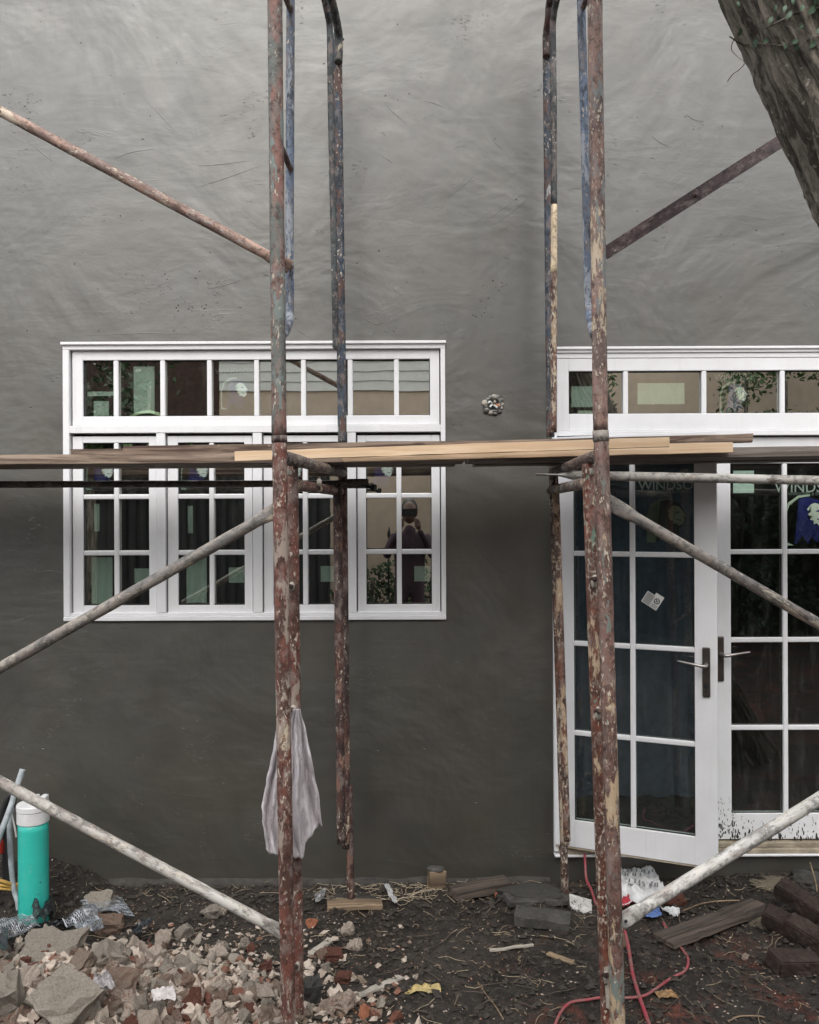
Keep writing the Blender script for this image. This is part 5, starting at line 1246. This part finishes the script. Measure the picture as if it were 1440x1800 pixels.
def foliage(name, label, x0, x1, y0, y1, z0, z1, n, sz, mat, cat='hedge'):
    t = thing(name, label, cat, ((x0 + x1) / 2, (y0 + y1) / 2, 0))
    pts = []
    while len(pts) < n:
        p = Vector((rnd.uniform(x0, x1), rnd.uniform(y0, y1), rnd.uniform(z0, z1)))
        if noise.noise(p * 1.6) > -.28 + .5 * (p.z - z0) / (z1 - z0) - .12: pts.append(p)
    o = obj('foliage', leaves_mesh('foliage', pts, sz, rnd), mat, t); o['kind'] = 'stuff'
    for k in range(5): x = x0 + (x1 - x0) * (k + .5) / 5; obj('stem', tube_mesh('stem', [(x, (y0 + y1) / 2, 0), (x + .1, (y0 + y1) / 2, z1 * .8)], .03, 8), M['bark'], t)
    return t
foliage('hedge', 'tall dark hedge mirrored in the glazed doors', .55, 7.5, -3.1, -2.2, .1, 2.95, 22000, .10, M['leaf'])
foliage('shrub', 'dark shrub at the left, mirrored in the transom', -7.5, -3.3, -3.6, -2.9, .1, 4.6, 9000, .12, M['leaf'], 'shrub')
foliage('bush', 'bush rising over the hedge mirrored in the door transom', 4.3, 7.0, -3.6, -2.7, 2.5, 4.6, 5000, .10, M['leaf2'], 'bush')
foliage('bush', 'olive bush mirrored in the first door transom pane', 1.75, 2.75, -3.2, -2.6, 2.4, 3.9, 1500, .10, M['leaf2'], 'bush')
bf = thing('dark_backing', 'unseen dark boards added behind the hedge to darken the glazed doors', 'fence', (4, -3.2, 0))  # added backing, closes bright gaps in the hedge so reflections stay dark
dbm = m_plain('dark_backing_boards', (.03, .028, .024), .9, .3)
for k in range(46): obj('board', boxes('board', [(.55 + k * .152, .55 + k * .152 + .146, -3.22, -3.2, .02, 2.9)], .002), dbm, bf)
foliage('shrub', 'low dark shrubs along the iron railing, mirrored in the right sash', -1.05, .5, -2.75, -2.45, .02, 1.25, 2600, .09, M['leaf'], 'shrub')
# banana leaves
BN = thing('banana_plant', 'banana plant with broad green leaves mirrored in the left transom', 'plant', (-4.1, -2.2, 0))
obj('stalk', tube_mesh('stalk', [(-4.1, -2.2, 0), (-4.08, -2.2, 1.6), (-4.1, -2.2, 2.7)], [.12, .10, .06], 14), M['bark'], BN)
for k in range(9):
    a = k * .75; L_ = rnd.uniform(1.1, 1.6); vs, fs = [], []
    for i in range(13):
        t = i / 12; rad = L_ * t * .85; h = 2.6 + .9 * math.sin(t * 2.2) * L_ * .6 - .5 * t * t; wd = .19 * math.sin(math.pi * min(1, t * .95 + .05)) ** .6
        cxn, cyn = -4.1 + math.cos(a) * rad, -2.2 + math.sin(a) * rad
        for s_ in (-1, 0, 1): vs.append((cxn - math.sin(a) * wd * s_, cyn + math.cos(a) * wd * s_, h - .06 * abs(s_)))
    for i in range(12): q = i * 3; fs += [(q, q + 1, q + 4, q + 3), (q + 1, q + 2, q + 5, q + 4)]
    obj('leaf', mesh('leaf', vs, fs, True), m_plain('banana_leaf', (.10, .22, .05), .4, .25, 5) if k == 0 else bpy.data.materials['banana_leaf'], BN)
# iron fence with finials in the gap
IF = thing('iron_fence', 'black iron railing with pointed finials mirrored in the right window sash', 'fence', (-.5, -2.4, 0))
for k in range(5):
    x = -.95 + k * .34
    obj('picket', tube_mesh('picket', [(x, -2.4, .05), (x, -2.4, 1.55), (x, -2.4, 1.58), (x, -2.4, 1.62), (x, -2.4, 1.72)], [.009, .009, .022, .022, .001], 8), M['gasket'], IF)
for z in (.4, 1.4): obj('rail', boxes('rail', [(-1.05, .5, -2.415, -2.385, z, z + .03)], .002), M['gasket'], IF)

# photographer, mirrored in the right sash
PH = thing('person', 'photographer in dark clothes holding up a phone, mirrored in the right window sash', 'person', (0, -.42, .22))
def skin(name, verts, edges, rad, mat, sub=2):
    m = bpy.data.meshes.new(name); m.from_pydata(verts, edges, []); o = bpy.data.objects.new(name, m); COL.objects.link(o)
    o.modifiers.new('k', 'SKIN'); sd = m.skin_vertices[0].data
    for i, r_ in enumerate(rad): sd[i].radius = (r_, r_) if not isinstance(r_, tuple) else r_
    sd[0].use_root = True; md = o.modifiers.new('s', 'SUBSURF'); md.levels = sub; md.render_levels = sub
    dg = bpy.context.evaluated_depsgraph_get(); me = bpy.data.meshes.new_from_object(o.evaluated_get(dg)); bpy.data.objects.remove(o); me.materials.clear()
    for p in me.polygons: p.use_smooth = True
    return obj(name, me, mat, PH)
sk_ = m_plain('skin', (.13, .07, .05), .5, .08); dk = m_plain('dark_purple_shirt', (.045, .022, .035), .85, .5, 14, .8); jn = m_plain('dark_trousers', (.02, .022, .03), .85, .2)
by = -.42; z0 = .22
body_v = [(0, by, z0 + .92), (0, by, z0 + 1.12), (0, by, z0 + 1.34), (0, by, z0 + 1.45), (0, by + .01, z0 + 1.55),
          (-.17, by, z0 + 1.40), (-.25, by + .08, z0 + 1.20), (-.10, by + .33, z0 + 1.50), (.17, by, z0 + 1.40), (.25, by + .08, z0 + 1.20), (.10, by + .33, z0 + 1.50),
          (-.09, by, z0 + .85), (-.10, by + .02, z0 + .48), (-.10, by - .02, z0 + .09), (.09, by, z0 + .85), (.10, by + .02, z0 + .48), (.10, by - .02, z0 + .09), (-.11, by + .14, z0 + .04), (.11, by + .14, z0 + .04)]
body_e = [(0, 1), (1, 2), (2, 3), (3, 4), (2, 5), (5, 6), (6, 7), (2, 8), (8, 9), (9, 10), (0, 11), (11, 12), (12, 13), (0, 14), (14, 15), (15, 16), (13, 17), (16, 18)]
skin('body', body_v, body_e, [(.15, .11), (.14, .10), (.17, .11), (.07, .07), .055, .065, .048, .03, .065, .048, .03, .085, .06, .045, .085, .06, .045, .035, .035], dk)
hd = blob_mesh('head', .105, 3, .03, 1, 2, (.78, .92, 1.18)); obj('head', hd, sk_, PH, loc=(0, by + .02, z0 + 1.68))
obj('hair', blob_mesh('hair', .112, 3, .06, 3, 4, (.80, .90, 1.1)), blk, PH, loc=(0, by - .015, z0 + 1.705))
obj('nose', blob_mesh('nose', .014, 2, .05, 1, 2, (.8, 1.3, 1.4)), sk_, PH, loc=(0, by + .122, z0 + 1.67))
for sx in (-1, 1):
    obj('ear', blob_mesh('ear', .022, 2, .05, 1, 2, (.4, .8, 1.3)), sk_, PH, loc=(sx * .083, by + .01, z0 + 1.675)); obj('eye', blob_mesh('eye', .011, 2, 0, 1, 2), M['gasket'], PH, loc=(sx * .032, by + .104, z0 + 1.70))
    hx = sx * .075; hz = z0 + 1.56
    hv = [(sx * .10, by + .33, z0 + 1.50), (hx + sx * .012, by + .355, hz), (hx + sx * .008, by + .365, hz + .035)]; he = [(0, 1), (1, 2)]; hr = [.024, .03, .024]
    for f_ in range(4):
        b0 = len(hv); zf = hz + .045 - f_ * .02; hv += [(hx + sx * .012, by + .395, zf), (hx - sx * .012, by + .408, zf), (hx - sx * .034 + sx * .004 * f_, by + .402, zf)]; he += [(2 if f_ < 2 else 1, b0), (b0, b0 + 1), (b0 + 1, b0 + 2)]; hr += [.0095, .0088, .0075]
    b0 = len(hv); hv += [(hx, by + .345, hz + .02), (hx - sx * .02, by + .352, hz + .035)]; he += [(1, b0), (b0, b0 + 1)]; hr += [.011, .009]
    skin('hand', hv, he, hr, sk_, 2)
obj('phone', boxes('phone', [(-.080, .080, -.045, -.037, 1.855, 1.94)], .003, 2), M['gasket']); o = bpy.data.objects['phone']; tag(o, 'black phone held sideways in both hands by the photographer', 'phone')
